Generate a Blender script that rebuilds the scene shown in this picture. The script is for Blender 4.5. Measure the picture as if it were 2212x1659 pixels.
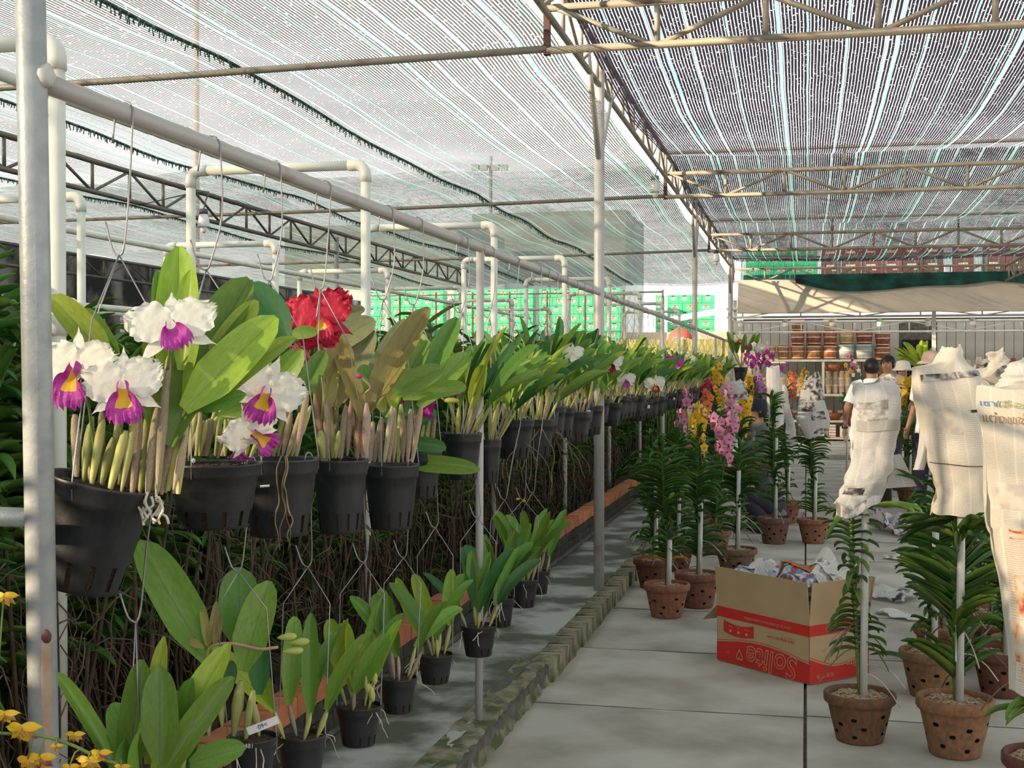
import bpy, math, random
from mathutils import Vector, Matrix, noise
PI = math.pi
for o in list(bpy.data.objects): bpy.data.objects.remove(o, do_unlink=True)
scene = bpy.context.scene
COL = scene.collection

# ------------------------------------------------------------------ camera, sky, sun, exposure
FPX = 2800.0
YAW = math.atan(635 / FPX); PIT = math.radians(0.583)
CAM = Vector((0, 0, 1.58))
cd = bpy.data.cameras.new('camera'); cd.sensor_width = 36.0; cd.lens = FPX / 2212 * 36.0; cd.clip_start = .05; cd.clip_end = 400
cam = bpy.data.objects.new('camera', cd); COL.objects.link(cam)
cam.location = CAM; cam.rotation_euler = (PI / 2 - PIT, 0, YAW); scene.camera = cam
wd = bpy.data.worlds.new('hazy_sky'); scene.world = wd; wd.use_nodes = True
wn = wd.node_tree.nodes; wl = wd.node_tree.links
bg = wn['Background']; bg.inputs['Strength'].default_value = 1.75
tc = wn.new('ShaderNodeTexCoord'); sx = wn.new('ShaderNodeSeparateXYZ'); cr = wn.new('ShaderNodeValToRGB')
wl.new(tc.outputs['Generated'], sx.inputs[0]); wl.new(sx.outputs['Z'], cr.inputs[0])
cr.color_ramp.elements[0].position = 0.0; cr.color_ramp.elements[0].color = (1.0, .97, .92, 1)
cr.color_ramp.elements[1].position = 0.7; cr.color_ramp.elements[1].color = (.90, .95, 1, 1)
wl.new(cr.outputs[0], bg.inputs['Color'])
sd = bpy.data.lights.new('sun', 'SUN'); sd.energy = 9.0; sd.color = (1.0, .78, .52); sd.angle = math.radians(.8)
sun = bpy.data.objects.new('sun', sd); COL.objects.link(sun)
SUNDIR = Vector((.76, .60, -.27)).normalized()
sun.rotation_euler = SUNDIR.to_track_quat('-Z', 'Y').to_euler(); sun.location = (-12, -6, 8)
vs = scene.view_settings; vs.view_transform = 'Standard'; vs.look = 'None'; vs.exposure = 0.32; vs.gamma = 1.0; vs.use_curve_mapping = False

# ------------------------------------------------------------------ photo pixel -> place
FW = Vector((-math.sin(YAW) * math.cos(PIT), math.cos(YAW) * math.cos(PIT), -math.sin(PIT)))
RT = Vector((math.cos(YAW), math.sin(YAW), 0)); UP = RT.cross(FW)
def ray(u, v): return FW + RT * ((u - 1106) / FPX) - UP * ((v - 829.5) / FPX)
def at(u, v, d): return CAM + ray(u, v) * d                       # at a distance along the view axis
def onz(u, v, z=0.0): r = ray(u, v); return CAM + r * ((z - CAM.z) / r.z)
def onx(u, v, x): r = ray(u, v); return CAM + r * (x / r.x)
def ony(u, v, y): r = ray(u, v); return CAM + r * (y / r.y)
def depth(p): return (Vector(p) - CAM).dot(FW)
V = Vector
def clamp(a, b, c): return max(b, min(c, a))

# ------------------------------------------------------------------ materials
MATS = {}
def mat(name, col, rough=.6, col2=None, scale=8.0, bump=0.0, bscale=60.0, metal=0.0, transl=0.0, rnd=0.0, spec=.4, detail=4, coords='Object', thresh=None, sss=None):
    m = bpy.data.materials.new(name); m.use_nodes = True; n = m.node_tree.nodes; l = m.node_tree.links
    p = n['Principled BSDF']; p.inputs['Roughness'].default_value = rough; p.inputs['Metallic'].default_value = metal
    p.inputs['Specular IOR Level'].default_value = spec
    t = n.new('ShaderNodeTexCoord'); nz = n.new('ShaderNodeTexNoise'); nz.inputs['Scale'].default_value = scale; nz.inputs['Detail'].default_value = detail
    l.new(t.outputs[coords], nz.inputs['Vector'])
    rp = n.new('ShaderNodeValToRGB'); a, b = thresh or (.35, .65)
    rp.color_ramp.elements[0].position = a; rp.color_ramp.elements[1].position = b
    c2 = col2 or tuple(c * .8 for c in col)
    rp.color_ramp.elements[0].color = (*c2, 1); rp.color_ramp.elements[1].color = (*col, 1)
    l.new(nz.outputs['Fac'], rp.inputs[0]); out = rp.outputs[0]
    if rnd:
        oi = n.new('ShaderNodeObjectInfo'); hs = n.new('ShaderNodeHueSaturation')
        mr = n.new('ShaderNodeMapRange'); mr.inputs['To Min'].default_value = 1 - rnd; mr.inputs['To Max'].default_value = 1 + rnd
        l.new(oi.outputs['Random'], mr.inputs['Value']); l.new(mr.outputs[0], hs.inputs['Value'])
        m2 = n.new('ShaderNodeMapRange'); m2.inputs['To Min'].default_value = .5 - rnd * .07; m2.inputs['To Max'].default_value = .5 + rnd * .07
        mu = n.new('ShaderNodeMath'); mu.operation = 'MULTIPLY'; mu.inputs[1].default_value = 7.31; fr = n.new('ShaderNodeMath'); fr.operation = 'FRACT'
        l.new(oi.outputs['Random'], mu.inputs[0]); l.new(mu.outputs[0], fr.inputs[0]); l.new(fr.outputs[0], m2.inputs['Value']); l.new(m2.outputs[0], hs.inputs['Hue'])
        l.new(out, hs.inputs['Color']); out = hs.outputs[0]
    l.new(out, p.inputs['Base Color'])
    if bump:
        bz = n.new('ShaderNodeTexNoise'); bz.inputs['Scale'].default_value = bscale; bz.inputs['Detail'].default_value = 5
        l.new(t.outputs[coords], bz.inputs['Vector']); bp = n.new('ShaderNodeBump'); bp.inputs['Strength'].default_value = bump; bp.inputs['Distance'].default_value = .02
        l.new(bz.outputs['Fac'], bp.inputs['Height']); l.new(bp.outputs[0], p.inputs['Normal'])
    if transl:
        tr = n.new('ShaderNodeBsdfTranslucent'); l.new(out, tr.inputs['Color']); mx = n.new('ShaderNodeMixShader'); mx.inputs[0].default_value = transl
        l.new(p.outputs[0], mx.inputs[1]); l.new(tr.outputs[0], mx.inputs[2]); l.new(mx.outputs[0], n['Material Output'].inputs['Surface'])
    MATS[name] = m
    return m
def leafmat(name, col, rib, rough=.38, transl=.25, rnd=.25, blot=None):
    """leaf with a slim midrib line and soft blotches, uv u across the blade"""
    m = mat(name, col, rough, tuple(c * .82 for c in col), 14, transl=transl, rnd=rnd, spec=.35)
    n = m.node_tree.nodes; l = m.node_tree.links
    uv = n.new('ShaderNodeUVMap'); s = n.new('ShaderNodeSeparateXYZ'); l.new(uv.outputs[0], s.inputs[0])
    a = n.new('ShaderNodeMath'); a.operation = 'SUBTRACT'; a.inputs[1].default_value = .5; l.new(s.outputs['X'], a.inputs[0])
    b = n.new('ShaderNodeMath'); b.operation = 'ABSOLUTE'; l.new(a.outputs[0], b.inputs[0])
    c = n.new('ShaderNodeMath'); c.operation = 'LESS_THAN'; c.inputs[1].default_value = .022; l.new(b.outputs[0], c.inputs[0])
    f = n.new('ShaderNodeMath'); f.operation = 'MULTIPLY'; f.inputs[1].default_value = .45; l.new(c.outputs[0], f.inputs[0])
    mx = n.new('ShaderNodeMixRGB'); l.new(f.outputs[0], mx.inputs[0]); mx.inputs[2].default_value = (*rib, 1)
    rp = [x for x in n if x.type == 'VALTORGB'][0]
    tgt = [k.to_socket for k in rp.outputs[0].links]
    l.new(rp.outputs[0], mx.inputs[1]); src = mx.outputs[0]
    if blot:
        nz = n.new('ShaderNodeTexNoise'); nz.inputs['Scale'].default_value = 5; nz.inputs['Detail'].default_value = 6
        g = n.new('ShaderNodeMath'); g.operation = 'GREATER_THAN'; g.inputs[1].default_value = .68
        t = [x for x in n if x.type == 'TEX_COORD'][0]; l.new(t.outputs['Object'], nz.inputs[0]); l.new(nz.outputs[0], g.inputs[0])
        m3 = n.new('ShaderNodeMixRGB'); l.new(g.outputs[0], m3.inputs[0]); l.new(src, m3.inputs[1]); m3.inputs[2].default_value = (*blot, 1); src = m3.outputs[0]
    for t in tgt: l.new(src, t)
    return m

mat('galvanised', (.40, .42, .42), .45, (.30, .33, .34), 25, .08, 90, metal=.25)
mat('painted_steel', (.27, .245, .20), .5, (.17, .10, .06), 5, .06, 60, metal=.1, thresh=(.30, .44))
mat('rail_steel', (.46, .45, .43), .5, (.33, .26, .19), 5, .06, 60, metal=.2, thresh=(.30, .42))
mat('dark_steel', (.10, .11, .11), .5, (.17, .14, .11), 6, metal=.3)
mat('rust_plate', (.10, .035, .03), .7, (.05, .02, .02), 12)
mat('pvc', (.66, .68, .62), .42, (.55, .56, .48), 7, .02, 50, thresh=(.28, .5))
mat('wire', (.34, .34, .34), .4, metal=.6)
mat('black_plastic', (.014, .016, .019), .42, (.009, .010, .012), 9, .05, 35, spec=.5)
mat('terracotta', (.24, .092, .05), .85, (.125, .066, .04), 7, .18, 70, rnd=.35)
mat('terracotta_dark', (.17, .085, .055), .9, (.09, .055, .04), 7, .2, 70, rnd=.2)
mat('gravel', (.66, .52, .34), .9, (.25, .13, .07), 13, .8, 16)
mat('bark', (.16, .10, .06), .95, (.05, .035, .02), 50, .8, 80)
mat('hole_dark', (.02, .015, .012), .95)
leafmat('leaf_bright', (.31, .44, .045), (.13, .22, .03), blot=(.32, .40, .05))
leafmat('leaf_mid', (.16, .31, .045), (.07, .15, .03))
leafmat('leaf_deep', (.055, .17, .045), (.03, .09, .03))
leafmat('leaf_olive', (.33, .30, .085), (.20, .14, .05), blot=(.36, .24, .08))
leafmat('leaf_grey', (.26, .29, .14), (.16, .17, .08))
leafmat('leaf_vanda', (.065, .155, .03), (.03, .08, .015), .45, .15, .35)
leafmat('leaf_vanda_light', (.12, .21, .035), (.06, .11, .02), .45, .15, .3)
leafmat('leaf_bed', (.085, .20, .035), (.03, .07, .015), .5, .15, .4)
leafmat('leaf_yellow', (.55, .28, .03), (.35, .18, .02), .5, .2, .2)
mat('stem_green', (.16, .22, .05), .6, (.10, .12, .04), 20, rnd=.2)
mat('stem_brown', (.12, .075, .045), .9, (.05, .035, .022), 14, .3, 40, rnd=.3)
mat('bulb_green', (.28, .35, .06), .5, (.42, .38, .18), 9, .2, 50, rnd=.25, thresh=(.4, .6))
mat('bulb_husk', (.48, .40, .29), .8, (.26, .18, .11), 20, .35, 60, rnd=.3)
mat('husk_brown', (.36, .22, .14), .85, (.2, .11, .07), 20, .3, 60)
mat('root_white', (.62, .58, .50), .8, (.40, .34, .26), 20)
mat('root_brown', (.23, .17, .11), .9, (.12, .085, .055), 15, rnd=.4)
mat('petal_white', (.90, .89, .84), .5, (.86, .84, .72), 10, .25, 45, transl=.25)
mat('petal_red', (.62, .02, .045), .5, (.50, .015, .06), 14, .3, 50, transl=.22)
mat('petal_rose', (.52, .10, .22), .5, (.42, .06, .18), 14, .2, 40, transl=.22)
mat('petal_pink', (.70, .30, .42), .5, (.58, .20, .34), 30, transl=.25, rnd=.15)
mat('petal_magenta', (.52, .03, .36), .5, (.40, .02, .28), 20, transl=.2)
mat('lip_purple', (.36, .012, .26), .5, (.50, .06, .38), 40, .4, 70, transl=.12)
mat('lip_red', (.28, .01, .05), .5)
mat('throat_yellow', (.85, .52, .03), .5, transl=.1)
mat('petal_yellow', (.80, .52, .02), .5, (.65, .36, .02), 40, transl=.25, rnd=.15)
mat('petal_orange', (.70, .22, .06), .5, (.55, .12, .05), 40, transl=.25, rnd=.15)
mat('petal_violet', (.36, .10, .36), .5, (.45, .2, .45), 40, transl=.2, rnd=.15)
mat('petal_brown', (.20, .04, .05), .5, (.45, .30, .05), 30)
mat('bud_green', (.52, .56, .16), .5, (.40, .46, .10), 20, transl=.15)
mat('stalk_pink', (.45, .22, .20), .6, (.40, .40, .12), 14)
mat('concrete', (.46, .435, .375), .85, (.25, .215, .165), 1.9, .12, 40, rnd=.06, detail=8, thresh=(.3, .6))
mat('concrete_walk', (.36, .365, .33), .9, (.085, .09, .065), 2.6, .3, 26, detail=9, thresh=(.42, .58))
mat('joint_dirt', (.17, .115, .085), .95, (.09, .065, .05), 14)
mat('rust_stain', (.30, .19, .11), .7, (.36, .31, .25), 18)
mat('moss_stone', (.26, .23, .16), .95, (.09, .10, .035), 9, .5, 40, rnd=.2, thresh=(.4, .58))
mat('brick_orange', (.48, .16, .065), .85, (.33, .12, .06), 9, .2, 50, rnd=.2)
mat('brick_dark', (.045, .042, .03), .95, (.02, .02, .014), 12, .5, 40, rnd=.3)
mat('mortar', (.14, .13, .11), .95, (.07, .065, .05), 20, .3)
mat('soil', (.045, .032, .02), .95, (.09, .06, .035), 18, .8, 40)
mat('stained_wall', (.30, .28, .265), .9, (.03, .03, .03), 1.6, .2, 20, detail=9, thresh=(.42, .58))
mat('pink_wall', (.62, .47, .38), .9, (.52, .38, .30), 2)
mat('cardboard', (.50, .36, .20), .85, (.45, .32, .17), 5, .05, 90)
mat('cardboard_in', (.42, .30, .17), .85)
mat('print_red', (.62, .03, .02), .6, (.54, .025, .02), 6)
mat('print_tan', (.62, .42, .24), .8)
mat('carton_green', (.06, .52, .22), .55, (.05, .42, .17), 3, rnd=.12)
mat('carton_side', (.012, .085, .045), .6)
mat('carton_red', (.26, .03, .035), .7, (.18, .02, .025), 4, rnd=.25)
mat('white_print', (.85, .80, .70), .6)
mat('red_star', (.60, .10, .08), .6)
mat('tarp', (.60, .52, .42), .7, (.48, .42, .36), 1.3, .1, 5, transl=.15)
mat('white_frame', (.60, .60, .56), .5, (.5, .5, .46), 5)
mat('white_roof', (.85, .86, .86), .5, transl=.7)
mat('cladding', (.44, .43, .38), .7, (.33, .32, .28), 3, rnd=.08)
mat('shelf_board', (.62, .56, .45), .6)
mat('barrel_wood', (.36, .12, .04), .5, (.20, .06, .02), 14, .2, 40, rnd=.25)
mat('barrel_light', (.46, .26, .10), .6, (.34, .18, .07), 14, rnd=.2)
mat('hoop', (.62, .58, .50), .4, metal=.3)
mat('ceramic', (.58, .47, .35), .6, (.48, .36, .26), 8, rnd=.2)
mat('grey_pot', (.33, .36, .34), .6)
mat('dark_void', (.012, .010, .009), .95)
mat('lantern_white', (.82, .80, .74), .5)
mat('sign_red', (.55, .10, .06), .6)
mat('olive_panel', (.34, .33, .10), .7, (.25, .24, .08), 3)
mat('skin', (.36, .20, .125), .55, (.32, .17, .10), 12)
mat('hair', (.012, .010, .010), .5)
mat('shirt_white', (.78, .80, .82), .8, (.70, .73, .78), 6, .15, 18)
mat('shirt_beige', (.52, .38, .24), .8, (.46, .33, .2), 6, .15, 18)
mat('shirt_grey', (.17, .175, .18), .85, (.12, .125, .13), 6, .15, 18)
mat('trousers_black', (.016, .014, .018), .85)
mat('trousers_navy', (.045, .04, .065), .85)
mat('shoe', (.02, .018, .018), .5)
mat('shoe_white', (.72, .72, .72), .5)
mat('hat_white', (.72, .68, .62), .85)
mat('hat_pink', (.56, .40, .35), .85)
mat('hat_dark', (.022, .028, .042), .8)
mat('eye_dark', (.02, .015, .012), .3)
mat('lips', (.35, .14, .11), .5)
mat('label_white', (.88, .88, .90), .5)
mat('ink', (.02, .02, .025), .6)
mat('chalk', (.8, .82, .85), .8)
mat('lamp_glass', (.75, .78, .80), .2)
mat('lamp_cap', (.07, .07, .09), .5)
mat('far_building', (.30, .34, .31), .9, (.22, .26, .23), .6)
mat('net_fringe', (.03, .05, .045), .8, (.10, .36, .30), 30, thresh=(.35, .5))
mat('net_dark_green', (.012, .10, .085), .85, (.01, .03, .03), 3, .3, 12, transl=.15)
mat('ink_blue', (.10, .30, .60), .7); mat('ink_green', (.36, .42, .16), .7); mat('ink_magenta', (.62, .16, .34), .7); mat('ink_brown', (.42, .24, .08), .7)
mat('plastic_red', (.60, .03, .03), .5)

def netmat(name, openf, yarn, teal, per=.021, wide=.235):
    m = bpy.data.materials.new(name); m.use_nodes = True; n = m.node_tree.nodes; l = m.node_tree.links
    n.remove(n['Principled BSDF'])
    t = n.new('ShaderNodeTexCoord'); s = n.new('ShaderNodeSeparateXYZ'); l.new(t.outputs['Object'], s.inputs[0])
    nz = n.new('ShaderNodeTexNoise'); nz.inputs['Scale'].default_value = 1.1; nz.inputs['Detail'].default_value = 4; l.new(t.outputs['Object'], nz.inputs[0])
    def M(op, a, b=None):
        x = n.new('ShaderNodeMath'); x.operation = op
        for i, q in enumerate((a, b)):
            if q is None: continue
            if isinstance(q, (int, float)): x.inputs[i].default_value = q
            else: l.new(q, x.inputs[i])
        return x.outputs[0]
    nf = M('SUBTRACT', nz.outputs['Fac'], .5)
    X = M('ADD', s.outputs['X'], M('MULTIPLY', nf, .03))
    ph = M('FRACT', M('ADD', M('DIVIDE', X, per), 500.0))
    # ladder stitches between the yarns: short ticks along Y, shifted from yarn to yarn
    row = M('FLOOR', M('ADD', M('DIVIDE', X, per), 500.0))
    ty = M('FRACT', M('ADD', M('ADD', M('DIVIDE', s.outputs['Y'], .016), M('MULTIPLY', row, .37)), 500.0))
    tick = M('GREATER_THAN', ty, .70)
    o = M('ADD', openf, M('MULTIPLY', nf, .40))
    gap = M('LESS_THAN', ph, o)
    gap = M('MULTIPLY', gap, M('SUBTRACT', 1.0, M('MULTIPLY', tick, .35)))
    hm = n.new('ShaderNodeMapping'); hm.inputs['Scale'].default_value = (55, 34, 1); l.new(t.outputs['Object'], hm.inputs[0])
    hz = n.new('ShaderNodeTexNoise'); hz.inputs['Scale'].default_value = 1; hz.inputs['Detail'].default_value = 2; l.new(hm.outputs[0], hz.inputs[0])
    gap = M('MAXIMUM', gap, M('MULTIPLY', M('GREATER_THAN', hz.outputs['Fac'], .66), .55))
    wp = M('FRACT', M('ADD', M('DIVIDE', X, wide), 500.0)); band = M('LESS_THAN', wp, .055)
    wp2 = M('FRACT', M('ADD', M('DIVIDE', X, wide * 3), 500.25)); band2 = M('LESS_THAN', wp2, .036)
    bb = M('MAXIMUM', band, band2)
    cm = n.new('ShaderNodeMixRGB'); l.new(bb, cm.inputs[0]); cm.inputs[1].default_value = (*yarn, 1); cm.inputs[2].default_value = (*teal, 1)
    df = n.new('ShaderNodeBsdfDiffuse'); l.new(cm.outputs[0], df.inputs[0]); tl = n.new('ShaderNodeBsdfTranslucent'); l.new(cm.outputs[0], tl.inputs[0])
    a = n.new('ShaderNodeMixShader'); a.inputs[0].default_value = .6; l.new(df.outputs[0], a.inputs[1]); l.new(tl.outputs[0], a.inputs[2])
    tp = n.new('ShaderNodeBsdfTransparent')
    al = M('MAXIMUM', M('MULTIPLY', gap, M('SUBTRACT', 1.0, bb)), M('MULTIPLY', bb, .16))
    mx = n.new('ShaderNodeMixShader'); l.new(al, mx.inputs[0]); l.new(a.outputs[0], mx.inputs[1]); l.new(tp.outputs[0], mx.inputs[2])
    l.new(mx.outputs[0], n['Material Output'].inputs['Surface']); MATS[name] = m
netmat('net_light', .41, (.15, .15, .145), (.32, .66, .56))
netmat('net_heavy', .27, (.035, .03, .04), (.32, .66, .56))

netmat('net_fine', .60, (.10, .105, .095), (.30, .55, .46), .0073, .16)
netmat('net_green', .30, (.012, .10, .08), (.05, .30, .24), .013, .3)

def paper(name, base, ink=(.16, .15, .16), pics=((.28, .26, .25), (.50, .44, .40)), amount=.62):
    """newsprint: columns of text lines with picture blocks, uv in metres"""
    m = bpy.data.materials.new(name); m.use_nodes = True; n = m.node_tree.nodes; l = m.node_tree.links; p = n['Principled BSDF']
    p.inputs['Roughness'].default_value = .8; p.inputs['Specular IOR Level'].default_value = .2
    uv = n.new('ShaderNodeUVMap'); s = n.new('ShaderNodeSeparateXYZ'); l.new(uv.outputs[0], s.inputs[0])
    def M(op, a, b=None):
        x = n.new('ShaderNodeMath'); x.operation = op
        for i, q in enumerate((a, b)):
            if q is None: continue
            if isinstance(q, (int, float)): x.inputs[i].default_value = q
            else: l.new(q, x.inputs[i])
        return x.outputs[0]
    line = M('LESS_THAN', M('FRACT', M('MULTIPLY', s.outputs['Y'], 190.0)), .45)
    col = M('GREATER_THAN', M('FRACT', M('MULTIPLY', s.outputs['X'], 17.0)), .10)
    mp = n.new('ShaderNodeMapping'); mp.inputs['Scale'].default_value = (420, 190, 1); l.new(uv.outputs[0], mp.inputs[0])
    nz = n.new('ShaderNodeTexNoise'); nz.inputs['Scale'].default_value = 1; nz.inputs['Detail'].default_value = 2; l.new(mp.outputs[0], nz.inputs[0])
    words = M('GREATER_THAN', nz.outputs['Fac'], .42)
    txt = M('MULTIPLY', M('MULTIPLY', line, col), words)
    br = n.new('ShaderNodeTexBrick'); br.offset = .37; br.inputs['Scale'].default_value = 1.0; br.inputs['Brick Width'].default_value = .118; br.inputs['Row Height'].default_value = .085
    br.inputs['Mortar Size'].default_value = .004; br.inputs['Color1'].default_value = (0, 0, 0, 1); br.inputs['Color2'].default_value = (1, 1, 1, 1); br.inputs['Mortar'].default_value = (0, 0, 0, 1)
    oi = n.new('ShaderNodeObjectInfo'); ad = n.new('ShaderNodeVectorMath'); ad.operation = 'ADD'; sc = n.new('ShaderNodeMath'); sc.operation = 'MULTIPLY'; sc.inputs[1].default_value = 7.0
    l.new(oi.outputs['Random'], sc.inputs[0]); l.new(uv.outputs[0], ad.inputs[0]); l.new(sc.outputs[0], ad.inputs[1]); l.new(ad.outputs[0], br.inputs[0])
    isp = M('GREATER_THAN', br.outputs['Color'], amount)
    pn = n.new('ShaderNodeTexNoise'); pn.inputs['Scale'].default_value = 26; pn.inputs['Detail'].default_value = 3; l.new(ad.outputs[0], pn.inputs[0])
    pr = n.new('ShaderNodeValToRGB'); e = pr.color_ramp.elements; e[0].position = .38; e[0].color = (*pics[0], 1); e[1].position = .6; e[1].color = (*base, 1)
    x = e.new(.48); x.color = (*pics[1], 1); l.new(pn.outputs['Fac'], pr.inputs[0])
    m1 = n.new('ShaderNodeMixRGB'); l.new(M('MULTIPLY', txt, .40), m1.inputs[0]); m1.inputs[1].default_value = (*base, 1); m1.inputs[2].default_value = (*ink, 1)
    m2 = n.new('ShaderNodeMixRGB'); l.new(isp, m2.inputs[0]); l.new(m1.outputs[0], m2.inputs[1]); l.new(pr.outputs[0], m2.inputs[2])
    l.new(m2.outputs[0], p.inputs['Base Color'])
    tr = n.new('ShaderNodeBsdfTranslucent'); l.new(m2.outputs[0], tr.inputs[0]); mx = n.new('ShaderNodeMixShader'); mx.inputs[0].default_value = .25
    l.new(p.outputs[0], mx.inputs[1]); l.new(tr.outputs[0], mx.inputs[2]); l.new(mx.outputs[0], n['Material Output'].inputs['Surface'])
    MATS[name] = m
paper('newsprint', (.84, .81, .76), amount=.76)
paper('newsprint_ad', (.82, .74, .62), (.5, .2, .12), ((.55, .10, .06), (.80, .55, .32)), .60)
paper('newsprint_warm', (.84, .77, .66), (.24, .22, .20), ((.66, .58, .52), (.80, .70, .58)), .84)
paper('newsprint_dark', (.66, .64, .60), (.06, .06, .06), ((.05, .05, .05), (.25, .22, .2)), .50)
paper('newsprint_colour', (.72, .70, .68), (.1, .1, .12), ((.45, .06, .04), (.15, .25, .40)), .50)
paper('newsprint_orange', (.60, .22, .08), (.2, .05, .02), ((.5, .1, .03), (.10, .30, .42)), .6)

# ------------------------------------------------------------------ mesh helpers
class MB:
    def __init__(s): s.v = []; s.f = []; s.m = []; s.uv = []; s.mats = []
    def mi(s, name):
        if name not in s.mats: s.mats.append(name)
        return s.mats.index(name)
    def face(s, idx, m, uv=None): s.f.append(idx); s.m.append(m); s.uv.append(uv or [(0, 0)] * len(idx))
    def box(s, c, size, m, M=None):
        k = len(s.v); mi = s.mi(m); c = V(c)
        for z in (-.5, .5):
            for y in (-.5, .5):
                for x in (-.5, .5):
                    p = V((x * size[0], y * size[1], z * size[2])); s.v.append((M @ p if M else p) + c)
        for q in ((0, 2, 3, 1), (4, 5, 7, 6), (0, 1, 5, 4), (2, 6, 7, 3), (0, 4, 6, 2), (1, 3, 7, 5)): s.face([k + i for i in q], mi, [(0, 0), (1, 0), (1, 1), (0, 1)])
        return s
    def tube(s, pts, r, m, n=8, cap=True, flat=1.0):
        pts = [V(p) for p in pts]; mi = s.mi(m); k = len(s.v); N = len(pts)
        rr = r if isinstance(r, (list, tuple)) else [r] * N
        nrm = None
        for i, p in enumerate(pts):
            t = (pts[min(i + 1, N - 1)] - pts[max(i - 1, 0)]).normalized()
            if nrm is None: nrm = t.orthogonal().normalized()
            else:
                nrm = nrm - t * nrm.dot(t); nrm = nrm.normalized() if nrm.length > 1e-6 else t.orthogonal().normalized()
            b = t.cross(nrm)
            for j in range(n):
                a = 2 * PI * j / n; s.v.append(p + (nrm * math.cos(a) + b * math.sin(a) * flat) * rr[i])
        for i in range(N - 1):
            for j in range(n):
                j2 = (j + 1) % n; s.face([k + i * n + j, k + i * n + j2, k + (i + 1) * n + j2, k + (i + 1) * n + j], mi, [(j / n, i / N), ((j + 1) / n, i / N), ((j + 1) / n, (i + 1) / N), (j / n, (i + 1) / N)])
        if cap:
            s.face([k + j for j in range(n)][::-1], mi); s.face([k + (N - 1) * n + j for j in range(n)], mi)
        return s
    def lathe(s, prof, n, m, c=(0, 0, 0), wob=None):
        mi = s.mi(m); k = len(s.v); c = V(c)
        for i, (r, z) in enumerate(prof):
            for j in range(n):
                a = 2 * PI * j / n; q = r * (1 + (wob(a, z) if wob else 0)); s.v.append(c + V((q * math.cos(a), q * math.sin(a), z)))
        for i in range(len(prof) - 1):
            for j in range(n):
                j2 = (j + 1) % n; s.face([k + i * n + j, k + i * n + j2, k + (i + 1) * n + j2, k + (i + 1) * n + j], mi)
        return s
    def grid(s, fn, nu, nv, m, uvs=(1, 1)):
        mi = s.mi(m) if isinstance(m, str) else None; k = len(s.v)
        for j in range(nv + 1):
            for i in range(nu + 1): s.v.append(V(fn(i / nu, j / nv)))
        for j in range(nv):
            for i in range(nu):
                a = k + j * (nu + 1) + i; mm = mi if mi is not None else s.mi(m((i + .5) / nu, (j + .5) / nv))
                U = lambda x, y: (x / nu * uvs[0], y / nv * uvs[1])
                s.face([a, a + 1, a + nu + 2, a + nu + 1], mm, [U(i, j), U(i + 1, j), U(i + 1, j + 1), U(i, j + 1)])
        return s
    def ball(s, c, r, m, nu=10, nv=7, sc=(1, 1, 1), wob=0, seed=0):
        c = V(c); rnd = random.Random(seed); ph = V((rnd.random() * 9, rnd.random() * 9, rnd.random() * 9))
        def fn(a, b):
            d = V((math.sin(PI * b) * math.cos(2 * PI * a), math.sin(PI * b) * math.sin(2 * PI * a), -math.cos(PI * b)))
            q = r * (1 + (wob * noise.noise(d * 1.7 + ph) if wob else 0)); return c + V((d.x * sc[0], d.y * sc[1], d.z * sc[2])) * q
        return s.grid(fn, nu, nv, m)
    def merge(s, o, M):
        k = len(s.v); s.v += [M @ V(p) for p in o.v]
        for f, m, u in zip(o.f, o.m, o.uv): s.f.append([k + i for i in f]); s.m.append(s.mi(o.mats[m])); s.uv.append(u)
        return s
    def mesh(s, name, smooth=True):
        me = bpy.data.meshes.new(name); me.from_pydata([tuple(p) for p in s.v], [], s.f)
        for m in s.mats: me.materials.append(MATS[m])
        me.polygons.foreach_set('material_index', s.m); me.polygons.foreach_set('use_smooth', [smooth] * len(s.f))
        ul = me.uv_layers.new(name='UVMap'); flat = [c for u in s.uv for p in u for c in p]; ul.data.foreach_set('uv', flat)
        me.update(); return me

WM = {}                                                            # world matrix of every object that was placed
ID = Matrix.Identity(4)
def T(p): return Matrix.Translation(V(p))
def tag(o, label=None, cat=None, group=None, kind=None):
    for k, q in (('label', label), ('category', cat), ('group', group), ('kind', kind)):
        if q: o[k] = q
    return o
def put(name, me, parent=None, M=ID, **kw):
    o = bpy.data.objects.new(name, me); COL.objects.link(o); o.parent = parent
    o.matrix_basis = (WM[parent.name].inverted() @ M) if parent else M
    WM[o.name] = M; tag(o, **kw); return o
def thing(name, label, cat, loc=(0, 0, 0), group=None, kind=None): return put(name, None, None, T(loc), label=label, cat=cat, group=group, kind=kind)
def struct(name, me, M=ID, **kw): return put(name, me, None, M, kind='structure', **kw)
def part(name, mb, parent, M=None, smooth=True, **kw):
    """mb holds world coordinates unless M is given"""
    if M is None:
        P = WM[parent.name]; inv = P.inverted(); mb.v = [inv @ V(p) for p in mb.v]; M = P
    return put(name, mb.mesh(name, smooth), parent, M, **kw)
def solo(name, mb, label, cat, loc, group=None, smooth=True, kind=None):
    mb.v = [V(p) - V(loc) for p in mb.v]
    return put(name, mb.mesh(name, smooth), None, T(loc), label=label, cat=cat, group=group, kind=kind)
def copy_tree(o, M, label=None, group=None):
    def rec(q, par):
        c = q.copy(); COL.objects.link(c); c.parent = par
        for ch in q.children: rec(ch, c)
        return c
    c = rec(o, None); c.matrix_basis = M; WM[c.name] = M
    if label: c['label'] = label
    if group: c['group'] = group
    return c
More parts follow.
